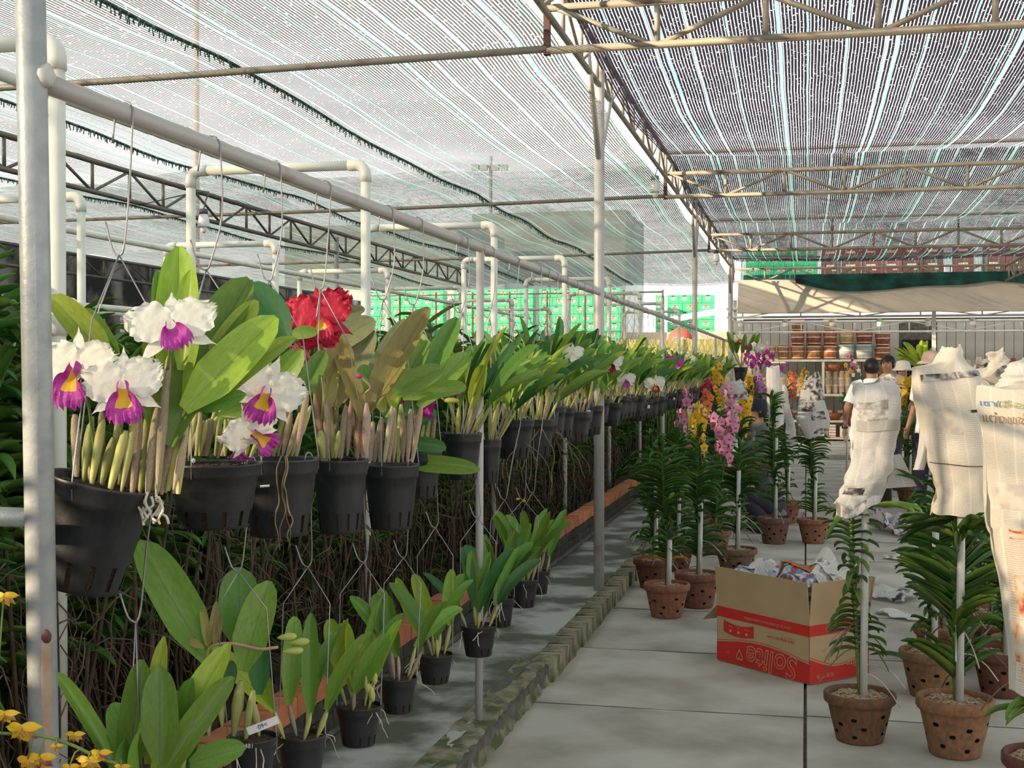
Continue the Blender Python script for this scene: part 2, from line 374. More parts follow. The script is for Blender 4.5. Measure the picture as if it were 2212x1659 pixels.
def basis(loc, ydir, zhint, sx, sy, sz):
    y = V(ydir).normalized(); z = V(zhint); z = z - y * z.dot(y)
    z = z.normalized() if z.length > 1e-5 else y.orthogonal().normalized(); x = y.cross(z)
    return Matrix(((x.x * sx, y.x * sy, z.x * sz, loc[0]), (x.y * sx, y.y * sy, z.y * sz, loc[1]), (x.z * sx, y.z * sy, z.z * sz, loc[2]), (0, 0, 0, 1)))
def bez(pts, n=12):
    """smooth path through points (Catmull-Rom)"""
    P = [V(p) for p in pts]; P = [P[0] * 2 - P[1]] + P + [P[-1] * 2 - P[-2]]; out = []
    for i in range(1, len(P) - 2):
        for k in range(n):
            t = k / n; a, b, c, d = P[i - 1], P[i], P[i + 1], P[i + 2]
            out.append(.5 * ((2 * b) + (c - a) * t + (2 * a - 5 * b + 4 * c - d) * t * t + (3 * b - a - 3 * c + d) * t ** 3))
    out.append(P[-2]); return out
def text_mb(body, size, m, fn, align='CENTER', shear=0.0, off=0.0):
    c = bpy.data.curves.new('lettering', 'FONT'); c.body = body; c.size = size; c.align_x = align; c.align_y = 'CENTER'; c.shear = shear; c.offset = off; c.resolution_u = 3
    o = bpy.data.objects.new('lettering', c); me = bpy.data.meshes.new_from_object(o); mb = MB(); mi = mb.mi(m)
    mb.v = [V(fn(v.co.x, v.co.y)) for v in me.vertices]
    for p in me.polygons: mb.face(list(p.vertices), mi)
    bpy.data.objects.remove(o); bpy.data.curves.remove(c); bpy.data.meshes.remove(me); return mb
# ================================================================== THE SETTING
X0 = -1.36                                                          # line of the hanging rail and the roof columns
RAILZ = 2.107
def slabmesh(w, l, h, seed):
    r = random.Random(seed); mb = MB(); b = .008
    def fn(a, c): return V(((a - .5) * w, (c - .5) * l, .003 * noise.noise(V((a * 3 + seed, c * 3, 0)))))
    mb.grid(fn, 6, 6, 'concrete')
    mb.box((0, 0, -h / 2 - .004), (w - b, l - b, h - .002), 'concrete')
    return mb.mesh('paving_slab', False)
fb = MB(); fb.box((0, 10, -.06), (40, 60, .08), 'joint_dirt')
floor = struct('floor', fb.mesh('floor', False))
SLW, SLL = 1.29, 1.262
sl = [slabmesh(SLW, SLL - .012, .035, i) for i in range(3)]
k = 0
for ix in range(-1, 6):
    for iy in range(-3, 19):
        yc = 6.045 + (iy + .5) * SLL + (.03 if ix >= 0 else 0)
        if yc - SLL / 2 > 23.9: continue
        xc = (ix + .5) * 1.305
        put('paving_slab', sl[k % 3], floor, T((xc, yc, -.002)) @ Matrix.Rotation(PI * (k % 2), 4, 'Z')); k += 1

# raised side walk: cast in bays, mossy brick kerb on its outer edge
WZ = .10
wk = MB()
def wfn(a, b):
    x = -1.86 + a * .50; y = 1.0 + b * 23
    return V((x, y, WZ + .006 * noise.noise(V((x * 4, y * 4, 3)))))
wk.grid(wfn, 8, 160, 'concrete_walk'); wk.box((-1.61, 12.5, .045), (.49, 23, .09), 'concrete_walk')
walk = struct('floor_side_walk', wk.mesh('floor_side_walk', True))
kb = MB(); kb.box((-1.315, 12.5, .045), (.085, 23, .085), 'mortar')
kerb = struct('trim_1', kb.mesh('trim_1', False))
def brickmesh(w, l, h, m, seed, rough=.004):
    r = random.Random(seed); mb = MB()
    mb.box((0, 0, 0), (w, l, h), m); mb.v = [p + V((r.uniform(-1, 1), r.uniform(-1, 1), r.uniform(-1, 1))) * rough for p in mb.v]
    return mb.mesh('brick', False)
kbm = [brickmesh(.115, .205, .108, 'moss_stone', i, .006) for i in range(4)]
y = 6.55; i = 0
rr = random.Random(5)
while y < 23.8:
    put('brick', kbm[i % 4], kerb, T((-1.302 + rr.uniform(-.006, .006), y, .050 + rr.uniform(-.004, .004)))); y += .217; i += 1
cp = MB()                                                           # the near end is plastered over and broken along its edge
def cpf(a, b):
    y = 1.2 + b * 5.3; e = .05 * noise.noise(V((y * 5, 1, 0))) + .03 * noise.noise(V((y * 17, 4, 0)))
    if a < .5: return V((-1.43 + a * 2 * (.14 + e * .6), y, .102 + .012 * noise.noise(V((a * 9, y * 7, 0))) - .012 * a))
    t = (a - .5) * 2; return V((-1.29 + e * .6 * (1 - t) + .03 * t + e * .5 * t, y, .096 - t * .10 + .008 * noise.noise(V((a * 9, y * 9, 0)))))
cp.grid(cpf, 12, 150, 'moss_stone'); part('plaster_cap', cp, kerb)

# low planter wall: dark mossy courses below, orange brick on edge above
wb = MB(); wb.box((-1.905, 12.5, .20), (.075, 23.4, .25), 'mortar')
bw = struct('wall_planter', wb.mesh('wall_planter', False))
ob = [brickmesh(.105, .196, .078, 'brick_orange', i, .003) for i in range(4)]
db = [brickmesh(.09, .200, .066, 'brick_dark', i, .005) for i in range(4)]
i = 0; y = 1.1
while y < 24.0:
    put('brick', ob[i % 4], bw, T((-1.895 + rr.uniform(-.005, .005), y, .330)))
    for c in (0, 1):
        if y < 17: put('brick', db[(i + c) % 4], bw, T((-1.893, y + c * .1, .149 + c * .073 + .03)))
    y += .206; i += 1
so = MB()
so.grid(lambda a, b: V((-4.4 + a * 2.47, 0.5 + b * 24, .27 + .05 * noise.noise(V((a * 8, b * 60, 0))))), 16, 120, 'soil')
struct('floor_bed', so.mesh('floor_bed'))
s2 = MB(); s2.box((-7.2, 12, .0), (5.6, 34, .30), 'soil'); struct('floor_far_bed', s2.mesh('floor_far_bed', False))

# stained boundary wall on the left, lower wall and house behind
w = MB(); w.box((-10.2, 12.5, 1.6), (.25, 33, 3.2), 'stained_wall'); struct('wall_left', w.mesh('wall_left', False))
w = MB(); w.box((-3.9, 31.0, 1.25), (6.6, .2, 2.5), 'pink_wall'); struct('wall_back', w.mesh('wall_back', False))

# ------------------------------------------------------------------ shade nets
TY = [6.95, 13.05, 19.05, 25.6]                                     # roof truss lines
def lerp3(y):
    y0 = 6.95 - 6.05; t = (y - y0) / 6.1; return abs(math.sin(PI * t))
def znet_left(x, y):
    s = lerp3(y); return 3.43 - .05 * s + .045 * noise.noise(V((x * .6, y * .55, 1))) - .05 * abs(math.sin(PI * (x - X0) / 2.0)) - max(0, (y - 21) * .03) + .11 * math.exp(-((x + 5.9) / .45) ** 2)     # draped over the grey truss
def znet_right(x, y):
    s = lerp3(y); return 3.76 - .20 * s ** .8 + .03 * noise.noise(V((x * .5, y * .6, 7))) - .05 * math.sin(PI * (x - X0) / 4.9)
NX = [X0 - 2.0 * i for i in range(6)]
def netpanel(label, x0, x1, zf, m, name='wall', y0=-2.0, y1=25.6, nx=10):
    mb = MB(); mb.grid(lambda a, b: V((x0 + (x1 - x0) * a, y0 + (y1 - y0) * b, zf(x0 + (x1 - x0) * a, y0 + (y1 - y0) * b))), nx, 110, m)
    return put('shade_net', mb.mesh('shade_net'), None, ID, label=label, cat='shade net')
names = ['pale shade net strip beside the column line', 'pale shade net strip beyond the fringed seam', 'pale shade net strip over the grey ceiling truss', 'pale shade net strip just inside the stained boundary wall', 'pale shade net strip over the top of the stained boundary wall']
for i in range(5):
    o = netpanel(names[i], NX[i + 1], NX[i] - .01, znet_left, 'net_light')
    fr = MB(); r = random.Random(i); seamx = NX[i + 1]
    if i < 3:
        pts = [V((seamx + .02, -1 + b * .25, znet_left(seamx, -1 + b * .25) - .012)) for b in range(107)]
        fr.tube(pts, .011, 'net_fringe', 5)
        for b in range(1100):
            yy = -.8 + 26.2 * b / 1100; z = znet_left(seamx, yy) - .015; l_ = r.uniform(.01, .05)
            fr.box((seamx + .02 + r.uniform(-.01, .01), yy, z - l_ / 2), (.004, .008, l_), 'net_fringe', Matrix.Rotation(r.uniform(-.5, .5), 3, 'X'))
        part('fringed_edge', fr, o, kind='stuff')
netpanel('pale net layer added to darken the far half of the left roof', NX[5], NX[0] - .07, lambda x, y: znet_left(x, y) + .05, 'net_fine', y0=11.5, nx=30)  # added layer, darkens the far net as a slanting view would
netpanel('dark net layer added to dim the net over the far half of the path', X0 + .02, 8.5, lambda x, y: znet_right(x, y) + .05, 'net_fine', y0=13.3, nx=40)  # added as well, lets less sky through the far net
netpanel('dark double shade net with teal bands over the path', X0 + .02, 3.5, znet_right, 'net_heavy', nx=24)
netpanel('dark double shade net beyond the second ceiling truss', 3.52, 8.5, lambda x, y: znet_right(7.0 - x, y), 'net_heavy', nx=20)

# ------------------------------------------------------------------ roof steel
def bar(parent, name, a, b, r, m, n=8): 
    mb = MB(); mb.tube([a, b], r, m, n); return part(name, mb, parent)
def cross_truss(y, label, x1=9.0, r=.022):
    t = thing('roof_truss', label, 'truss', (X0, y, 3.3), 'cross trusses over the path')
    zb, zt, zu = 3.325, 3.555, 3.765
    sag = lambda x: 0
    bar(t, 'bottom_chord', (X0 - .02, y, zb), (x1, y, zb), r, 'painted_steel')
    bar(t, 'top_chord', (X0 - .02, y, zt), (x1, y, zt), r, 'painted_steel')
    bar(t, 'net_bar', (X0 - .02, y, zu), (x1, y, zu), r * .8, 'painted_steel')
    mb = MB(); mb.box((X0 - .02, y, 3.55), (.035, .035, .50), 'rust_plate'); part('end_plate', mb, t, smooth=False)
    mb = MB(); mb.tube([(0, 0, zb - 3.3), (0, 0, zt - 3.3)], r * .8, 'painted_steel', 6); vm = mb.mesh('upright')
    dm = []
    for sgn in (1, -1):
        mb = MB(); mb.tube([(-.27, 0, (zb if sgn > 0 else zt) - 3.3), (.27, 0, (zt if sgn > 0 else zb) - 3.3)], r * .7, 'painted_steel', 6); dm.append(mb.mesh('brace'))
    hm = MB(); hm.tube([(0, 0, zt - 3.3), (0, 0, zu - 3.3)], r * .7, 'painted_steel', 6); hm = hm.mesh('hanger')
    x = X0 + .58; i = 0
    while x < x1:
        put('upright', vm, t, T((x, y, 3.3))); put('brace', dm[(i + 1) % 2], t, T((x - .29, y, 3.3)))
        if i % 3 == 2: put('hanger', hm, t, T((x, y, 3.3)))
        x += .57; i += 1
    return t
for y, lb in zip(TY, ['cross truss holding the net above the cardboard box', 'second cross truss along the column line from the box', 'third cross truss along the column line from the box', 'cross truss above the beige awning']): cross_truss(y, lb)
def long_truss(x, y0, y1, zb, zt, label, m, r=.02, step=.62):
    t = thing('ceiling_truss', label, 'truss', (x, y0, zb), 'lengthwise ceiling trusses')
    bar(t, 'bottom_chord', (x, y0, zb), (x, y1, zb), r, m); bar(t, 'top_chord', (x, y0, zt), (x, y1, zt), r * 1.15, m)
    vm = MB(); vm.tube([(0, 0, 0), (0, 0, zt - zb)], r * .7, m, 6); vm = vm.mesh('upright'); dm = []
    for sgn in (1, -1):
        mb = MB(); mb.tube([(0, -step / 2, 0 if sgn > 0 else zt - zb), (0, step / 2, zt - zb if sgn > 0 else 0)], r * .6, m, 6); dm.append(mb.mesh('brace'))
    y = y0 + step; i = 0
    while y < y1:
        put('upright', vm, t, T((x, y, zb))); put('brace', dm[i % 2], t, T((x, y - step / 2, zb))); y += step; i += 1
    return t
long_truss(X0, .5, 25.5, 3.50, 3.745, 'lengthwise truss carried by the row of roof columns', 'painted_steel')
long_truss(-5.9, 2.5, 22.5, 3.10, 3.36, 'dark grey lengthwise truss over the left beds', 'dark_steel', .022)
long_truss(-9.0, 8, 25, 2.80, 3.05, 'dark grey lengthwise truss along the stained wall', 'dark_steel', .02)
long_truss(3.55, 3, 25.05, 3.23, 3.49, 'lengthwise truss over the right side of the path', 'painted_steel')
# purlins on the left: thin pipes the pale net rests on
for i, (y, lb) in enumerate(zip(TY[:3], ['thin roof pipe under the pale net at the nearest cross truss', 'thin roof pipe under the pale net at the second cross truss', 'thin roof pipe under the pale net at the third cross truss'])):
    mb = MB(); mb.tube([(X0 - .02, y, 3.335), (-4, y, 3.33 - .04), (-10.0, y, 3.25)], .021 if i == 0 else .019, 'painted_steel', 8)
    solo('roof_pipe', mb, lb, 'pipe', (X0, y, 3.33), 'roof pipes under the pale net')
def column(y, label, z1=3.74, r=.036, braces=True, x=X0, z0=WZ, m='rail_steel', group='roof columns'):
    t = thing('roof_column', label, 'column', (x, y, z0), group)
    bar(t, 'shaft', (x, y, z0), (x, y, z1), r, m, 14)
    if braces:
        bar(t, 'brace', (x, y, 2.98), (x, y - .58, 3.74), r * .55, m); bar(t, 'brace', (x, y, 2.98), (x, y + .55, 3.56), r * .55, m)
    return t
column(8.65, 'roof column with forked braces standing on the mossy kerb')
column(16.35, 'slim roof column second along the kerb', r=.033)
column(24.2, 'slim roof column at the awning corner', r=.045)
column(15.8, 'thin dark column under the grey ceiling truss', 3.3, .03, False, -5.9, .2, 'galvanised')
column(22.0, 'thin dark column at the end of the grey ceiling truss', 3.3, .03, False, -5.9, .2, 'galvanised')

# ------------------------------------------------------------------ front post and the hanging rail
pb, pt = onx(97, 1659, X0 - .0), onx(68, 0, X0 - .0)
py = 2.105
b0 = V((X0, 2.138, WZ)); t0 = V((X0, 2.056, 3.5))
fp = thing('support_post', 'thick grey galvanised post at the head of the hanging rail', 'post', b0)
mb = MB(); mb.tube([b0, t0], .0265, 'galvanised', 24); part('shaft', mb, fp)
mb = MB(); mb.ball(V((X0 + .026, py - .012, RAILZ + .004)), .021, 'white_frame', 10, 8, (.7, 1, 1), .6, 4); part('weld', mb, fp)
pc = lambda z: b0.lerp(t0, (z - WZ) / (3.5 - WZ))
def onpost(a, z, r=.0268): th = -PI / 2 + YAW + .62 + a; q = pc(z); return V((q.x + r * math.cos(th), q.y + r * math.sin(th), z))
mb = MB(); mb.ball(onpost(0, 1.10), .011, 'rust_plate', 10, 7, (1, .6, 1.1), .3); part('weld', mb, fp, label='rusty weld scar')
mb = MB(); mb.grid(lambda a, b: onpost((a - .5) * (.55 + .2 * math.sin(9 * b)), 1.09 - b * .42), 6, 24, 'rust_stain'); part('rust_streak', mb, fp, label='brown rust streak')
hr = thing('hanging_rail', 'long grey steel rail carrying the hanging orchid pots', 'rail', (X0, py, RAILZ))
mb = MB(); mb.tube([(X0, py + .01, RAILZ), (X0, 24.1, RAILZ)], .0195, 'rail_steel', 18); part('tube', mb, hr)
def rail_post(y, label, lean=0):
    t = thing('rail_post', label, 'post', (X0, y, WZ), 'posts under the hanging rail')
    mb = MB(); mb.tube([(X0 + .01, y, WZ - .01), (X0, y + lean, RAILZ - .015)], .0165, 'rail_steel', 12); part('shaft', mb, t)
    return t
rail_post(5.32, 'thin rusty post standing on the kerb under the hanging rail', .06); rail_post(12.6, 'thin post under the hanging rail between the two columns'); rail_post(20.2, 'thin post near the far end of the hanging rail')

# ------------------------------------------------------------------ PVC pipe frames over the beds
def portal(x0, x1, y, zt, z0, label, r=.0245, group='pvc pipe frames'):
    t = thing('pvc_frame', label, 'pipe frame', (x0, y, z0), group)
    for x in (x0, x1):
        mb = MB(); mb.tube([(x, y, z0), (x, y, zt - .055)], r, 'pvc', 14); part('post', mb, t)
        mb = MB(); mb.tube([(x, y, z0 + (zt - z0) * .62), (x, y, z0 + (zt - z0) * .66)], r * 1.13, 'pvc', 14); part('coupling', mb, t)
        s = 1 if x == x0 else -1
        pts = [(x, y, zt - .085), (x, y, zt - .05)] + [(x + s * .05 * (1 - math.cos(a)), y, zt - .05 + .05 * math.sin(a)) for a in (PI / 8, PI / 4, 3 * PI / 8, PI / 2)] + [(x + s * .09, y, zt)]
        mb = MB(); mb.tube(pts, r * 1.18, 'pvc', 14); part('elbow', mb, t)
    mb = MB(); mb.tube([(x0 + .05, y, zt), (x1 - .05, y, zt)], r, 'pvc', 14); part('crossbar', mb, t)
    return t
for i in range(8):
    y = 3.43 + 2.74 * i
    portal(-3.10, -2.15, y, 2.61 if i else 2.55, .27, ['white pvc pipe frame behind the thick grey post', 'white pvc pipe frame behind the red orchid'][i] if i < 2 else 'white pvc pipe frame over the near orchid bed')
for i in range(6): portal(-4.92, -4.0, 6.62 + 2.755 * i, 2.565, .2, 'white pvc pipe frame over the middle bed', group='pvc pipe frames over the middle bed')
for i in range(6): portal(-7.4, -6.3, 7.6 + 2.74 * i, 2.2, .2, 'white pvc pipe frame over the bed by the boundary wall', group='pvc pipe frames by the boundary wall')
def longpipe(x, z, y0, y1, label, r=.021, m='pvc'):
    mb = MB(); mb.tube([(x, y0, z), (x, y1, z)], r, m, 12); solo('bed_rail', mb, label, 'pipe', (x, y0, z), 'lengthwise pipes over the beds')
longpipe(-2.6, 2.56, 2.3, 22, 'pale pipe running lengthwise along the near pvc frames')
longpipe(-4.45, 2.45, 2.6, 21, 'pale pipe running lengthwise along the middle pvc frames')
longpipe(-6.9, 2.16, 4, 22, 'pale pipe running lengthwise along the far pvc frames')
longpipe(-6.3, 1.72, 4, 22, 'low pale pipe running lengthwise by the far pvc frames', .018)
longpipe(-4.0, 1.95, 4, 20, 'low pale pipe running lengthwise by the middle pvc frames', .018)
mb = MB(); mb.tube([(X0 - .02, 2.125, 1.31), (-2.2, 2.16, 1.31)], .018, 'galvanised', 12); solo('cross_pipe', mb, 'short grey cross pipe fixed to the back of the thick post', 'pipe', (X0, 2.125, 1.31))
# ================================================================== PLANT LIBRARY
def leaf_mb(m, arch, fold, twist=0.0, shape='oval', seg=12, across=4):
    """unit leaf: base at origin, runs along +Y, width 1 in X (scaled), face +Z"""
    mb = MB(); pts = []; a = 0; p = V((0, 0, 0)); asp = .24 if shape == 'oval' else .085
    for i in range(seg + 1):
        pts.append(p.copy()); t = i / seg; a = -arch * (t ** 1.3); p = p + V((0, math.cos(a), math.sin(a))) / seg
    def wid(t):
        if shape == 'oval': return (min(1, .30 + t * 2.3) if t < .35 else 1.0) * (1 if t < .45 else math.sqrt(max(0, 1 - ((t - .45) / .555) ** 2.6)))
        return (1 if t > .1 else .85) * (1 - .35 * t) * (1 if t < .72 else math.sqrt(max(0.0, 1 - ((t - .72) / .285) ** 2)))
    def fn(u, t):
        i = min(seg, int(round(t * seg))); c = pts[i]; s = (u - .5) * 2; w = wid(t) * .5
        aa = -arch * (t ** 1.3); n = V((0, -math.sin(aa), math.cos(aa))); tw = twist * t
        off = V((s * w, 0, 0)) ; lift = abs(s) * w * fold * asp * 2.6
        q = V((off.x * math.cos(tw), 0, 0)) + n * off.x * math.sin(tw) * asp
        return c + q + n * (lift * .12 if shape == 'oval' else abs(s) * w * .20)
    mb.grid(fn, across, seg, m); return mb
LEAFM = {}
def leafmesh(m, kind, k):
    key = (m, kind, k)
    if key not in LEAFM:
        r = random.Random(str(key))
        if kind == 'oval': mb = leaf_mb(m, [.15, .45, .8, .3][k % 4], 1.4 + r.random(), r.uniform(-.6, .6))
        else: mb = leaf_mb(m, [.35, .65, .95, 1.35][k % 4], 2.5, r.uniform(-.3, .3), 'strap', 8, 2)
        if kind == 'strap':
            mb.v = [V((p.x, p.y, p.z)) for p in mb.v]
        LEAFM[key] = mb.mesh('leaf')
    return LEAFM[key]
def add_leaf(parent, base, d, face, L, W, m, kind='oval', k=0, name='leaf'):
    return put(name, leafmesh(m, kind, k), parent, basis(base, d, face, W, L, L))
BULB = {}
def bulbmesh(m, k):
    if (m, k) not in BULB:
        mb = MB(); n = 8; prof = [(.25, 0), (.45, .08), (.75, .3), (1, .55), (.85, .8), (.5, .95), (.3, 1)] if k == 0 else [(.45, 0), (.6, .1), (.85, .4), (1, .7), (.8, .92), (.45, 1)]
        mb.lathe([(r, z) for r, z in prof], 12, m, wob=lambda a, z: .10 * math.cos(6 * a + 2 * z)); mb.v = [V((p.x, p.z, p.y)) for p in mb.v]; BULB[(m, k)] = mb.mesh('pseudobulb')
    return BULB[(m, k)]
def add_bulb(parent, a, b, r, m, k=0):
    a, b = V(a), V(b); L = (b - a).length
    return put('pseudobulb', bulbmesh(m, k), parent, basis(a, b - a, V((.3, -1, .2)), r, L, r))
# --- black slotted pot, unit size: rim radius 1, height 1 (base at z=0)
def black_pot_mesh(seed, nsl=12):
    r = random.Random(seed); mb = MB(); n = nsl * 4; mi = mb.mi('black_plastic')
    prof = [(.70, 0), (.715, .05), (.735, .12), (.755, .19), (.78, .28), (.82, .45), (.86, .62), (.90, .78), (.945, .80), (.955, .84), (.985, .97), (1, 1), (.96, 1.0), (.93, .96), (.86, .74), (.80, .40)]
    k = 0
    for rr_, z in prof:
        for j in range(n): a = 2 * PI * j / n; mb.v.append(V((rr_ * math.cos(a), rr_ * math.sin(a), z)))
    for i in range(len(prof) - 1):
        for j in range(n):
            if 1 <= i <= 3 and j % 4 == 1: continue
            j2 = (j + 1) % n; mb.face([i * n + j, i * n + j2, (i + 1) * n + j2, (i + 1) * n + j], mi)
    mb.face(list(range(n))[::-1], mi)
    return mb.mesh('pot')
BPOT = black_pot_mesh(1)
def fill_mesh(m, seed, rough=.10):
    mb = MB(); r = random.Random(seed)
    def fn(a, b): q = b; return V((q * math.cos(2 * PI * a), q * math.sin(2 * PI * a), .12 * (1 - q * q) + rough * noise.noise(V((q * math.cos(2 * PI * a) * 6, q * math.sin(2 * PI * a) * 6, seed)))))
    mb.grid(fn, 22, 7, m)
    for i in range(46):                                             # loose chunks lying on top
        a = r.uniform(0, 6.28); q = .9 * math.sqrt(r.random()); s = r.uniform(.04, .10)
        mb.ball((q * math.cos(a), q * math.sin(a), .10 * (1 - q * q) + .05), s, m, 5, 4, (1, .8, .6), .5, i)
    return mb.mesh('potting_mix')
FILLB = fill_mesh('bark', 1); FILLG = fill_mesh('gravel', 2, .16)
# core of potting mix seen through slots / holes
cm = MB(); cm.lathe([(.0, .02), (.66, .02), (.80, .80)], 16, 'bark'); COREB = cm.mesh('root_ball')
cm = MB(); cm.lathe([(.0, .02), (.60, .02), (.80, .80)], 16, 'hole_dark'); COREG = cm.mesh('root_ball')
# --- terracotta pot with drilled holes
def terra_mesh(m, seed):
    r = random.Random(seed); mb = MB(); mi = mb.mi(m); n = 36
    prof = [(.66, 0), (.68, .04)] + [(.68 + .24 * t, .04 + .74 * t) for t in [i / 12 for i in range(1, 13)]] + [(1.0, .80), (1.03, .84), (1.03, .97), (1.0, 1.0), (.92, 1.0), (.88, .95), (.86, .78)]
    for q, z in prof:
        for j in range(n): a = 2 * PI * j / n; mb.v.append(V((q * math.cos(a), q * math.sin(a), z)))
    dele = set()
    def hole(i0, j0):                                               # remove 2x2 quads and round the opening
        for i in (i0, i0 + 1):
            for j in (j0, j0 + 1): dele.add((i, j % n))
        c = mb.v[(i0 + 1) * n + (j0 + 1) % n]
        for di in (0, 1, 2):
            for dj in (0, 1, 2):
                if di == 1 and dj == 1: continue
                k = (i0 + di) * n + (j0 + dj) % n; p = mb.v[k]
                mb.v[k] = c + (p - c) * (.46 if di != 1 and dj != 1 else .62)
    for row, off in ((9, 0), (6, 3), (3, 1)):
        for q in range(6): hole(row - (q % 2), (q * 6 + off + r.choice((0, 1))) % n)
    for i in range(len(prof) - 1):
        for j in range(n):
            if (i, j) in dele: continue
            j2 = (j + 1) % n; mb.face([i * n + j, i * n + j2, (i + 1) * n + j2, (i + 1) * n + j], mi)
    mb.face(list(range(n))[::-1], mi); return mb.mesh('pot')
TPOT = {m: [terra_mesh(m, i) for i in range(3)] for m in ('terracotta', 'terracotta_dark')}
# --- wire hook that sits over the rail: centre of the rail at the origin
def hook_mesh(L=.29, rr=.024, seed=0, wr=.0021):
    r = random.Random(seed); pts = [(-.03, 0, -.06), (-rr, 0, -.005)] + [(-rr * math.cos(a), 0, rr * math.sin(a)) for a in (PI / 6, PI / 3, PI / 2, 2 * PI / 3, 5 * PI / 6)] + [(rr, 0, -.01), (rr - .006 + r.uniform(-.01, .01), .004, -L * .55), (.0, 0, -L + .02), (-.008 - .004, 0, -L), (-.03, 0, -L + .012), (-.048, 0, -L + .07)]
    pts = bez(pts, 3); mb = MB(); mb.tube(pts, wr, 'wire', 6); return mb.mesh('wire_hook')
HOOKS = [hook_mesh(.29, .0225, i) for i in range(3)]; LHOOKS = [hook_mesh(.27, .012, i + 5) for i in range(3)]
def add_wires(parent, top, ring_c, r, n=3, ph=0.0):
    for i in range(n):
        a = 2 * PI * i / n + ph; e = V(ring_c) + V((math.cos(a) * r, math.sin(a) * r, 0)); mid = V(top).lerp(e, .35) + V((math.cos(a), math.sin(a), 0)) * r * .35
        mb = MB(); mb.tube([top, mid, e + V((0, 0, .01)), e + V((0, 0, -.015))], .0017, 'wire', 5); part('hanger_wire', mb, parent)
def add_roots(parent, c, r, n, L, m, seed, down=1.0, rad=.0022, spread=1.0, name='aerial_root'):
    q = random.Random(seed)
    for i in range(n):
        a = q.uniform(0, 6.28); p = V(c) + V((math.cos(a) * r, math.sin(a) * r, 0)); pts = [p]; d = V((math.cos(a) * spread, math.sin(a) * spread, -.2))
        ln = L * q.uniform(.5, 1.1)
        for k in range(6):
            d = (d + V((q.uniform(-.5, .5), q.uniform(-.5, .5), -.45 * down + q.uniform(-.3, .3)))).normalized(); pts.append(pts[-1] + d * ln / 6)
        mb = MB(); mb.tube(bez(pts, 2), rad * q.uniform(.7, 1.2), m, 5); part(name, mb, parent)
# --- petals
def petal_mb(m, L, W, ruffle, seed, cup=.25, narrow=False, nu=10, nv=9, waist=.25):
    r = random.Random(seed); mb = MB(); f1 = r.uniform(16, 22); p1, p2 = r.uniform(0, 6), r.uniform(0, 6)
    def fn(u, t):
        s = (u - .5) * 2
        if narrow: w = math.sin(PI * min(1, .12 + t * .86)) ** .8
        else: w = waist * (1 - t) + math.sin(PI * min(1, .06 + t * .90)) ** .55 * (.55 + .45 * t)
        e = max(abs(s), t) ** 4
        ed = 1 + ruffle * .10 * math.sin(f1 * 1.7 * s + p2) * (t > .9) + ruffle * .05 * math.sin(37 * t + p1)
        x = s * W * .5 * w * ed; y = t * L * (1 - .12 * s * s * t) * ed
        z = -cup * L * t * t + ruffle * L * .10 * e * (math.sin(f1 * t * (1 if s > 0 else 1.2) + p1) + .7 * math.sin(f1 * .8 * s + p2)) + .06 * L * (1 - s * s) * (.5 - t)
        return V((x, y, z))
    mb.grid(fn, nu, nv, m); return mb
def lip_mb(m, throat, L, W, seed):
    r = random.Random(seed); mb = MB(); ph = r.uniform(0, 6)
    def fn(u, t):                                                   # rolled tube that flares to a broad ruffled apron
        s = (u - .5) * 2; fl = max(0, (t - .35) / .65); ang = s * (2.7 * (1 - t) + 1.35 * t); rad = W * .5 * (.42 + .95 * fl ** .8)
        e = fl ** 3; x = math.sin(ang) * rad; z = (1 - math.cos(ang)) * rad * (1 - .5 * fl)
        y = t * L * (1 - .30 * fl * s * s) - .10 * L * fl * math.exp(-(s / .16) ** 2) + e * L * .035 * math.sin(19 * s + ph); z += e * L * .09 * math.sin(24 * s + ph) - t * t * L * .50
        return V((x, y, z))
    mb.grid(fn, 36, 14, lambda u, t: throat if (t < .62 and abs(u - .5) < .20) else m); return mb
def flower(parent, c, facing, upv, S, pm, lm, seed, sep=None, throat='throat_yellow', lipscale=1.0, ruffle=.55, lipdir=-90, name='flower'):
    """cattleya bloom: three narrow sepals, two broad ruffled petals, a frilled lip"""
    f = V(facing).normalized(); u = V(upv); u = (u - f * u.dot(f)).normalized(); s = u.cross(f)
    F = put(name, None, parent, T(c)); r = random.Random(seed)
    def dirn(deg): a = math.radians(deg); return (s * math.cos(a) + u * math.sin(a))
    for i, (deg, L, W) in enumerate(((90, .56, .20), (212, .54, .19), (328, .54, .19))):
        mb = petal_mb(sep or pm, S * L, S * W, .18, seed + i, .12, True, 4, 8)
        put('sepal', mb.mesh('sepal'), F, basis(V(c) - f * S * .02, dirn(deg + r.uniform(-8, 8)) + f * .05, f, 1, 1, 1))
    for i, deg in enumerate((28, 152)):
        mb = petal_mb(pm, S * .58, S * .62, ruffle, seed + 10 + i, .10, False, 16, 14)
        put('petal', mb.mesh('petal'), F, basis(V(c), dirn(deg + r.uniform(-8, 8)) + f * .12, f, 1, 1, 1))
    mb = lip_mb(lm, throat, S * .42 * lipscale, S * .34 * lipscale, seed)
    put('lip', mb.mesh('lip'), F, basis(V(c) + f * S * .02, dirn(lipdir) * .62 + f * .75, f - dirn(lipdir) * .4, 1, 1, 1))
    return F
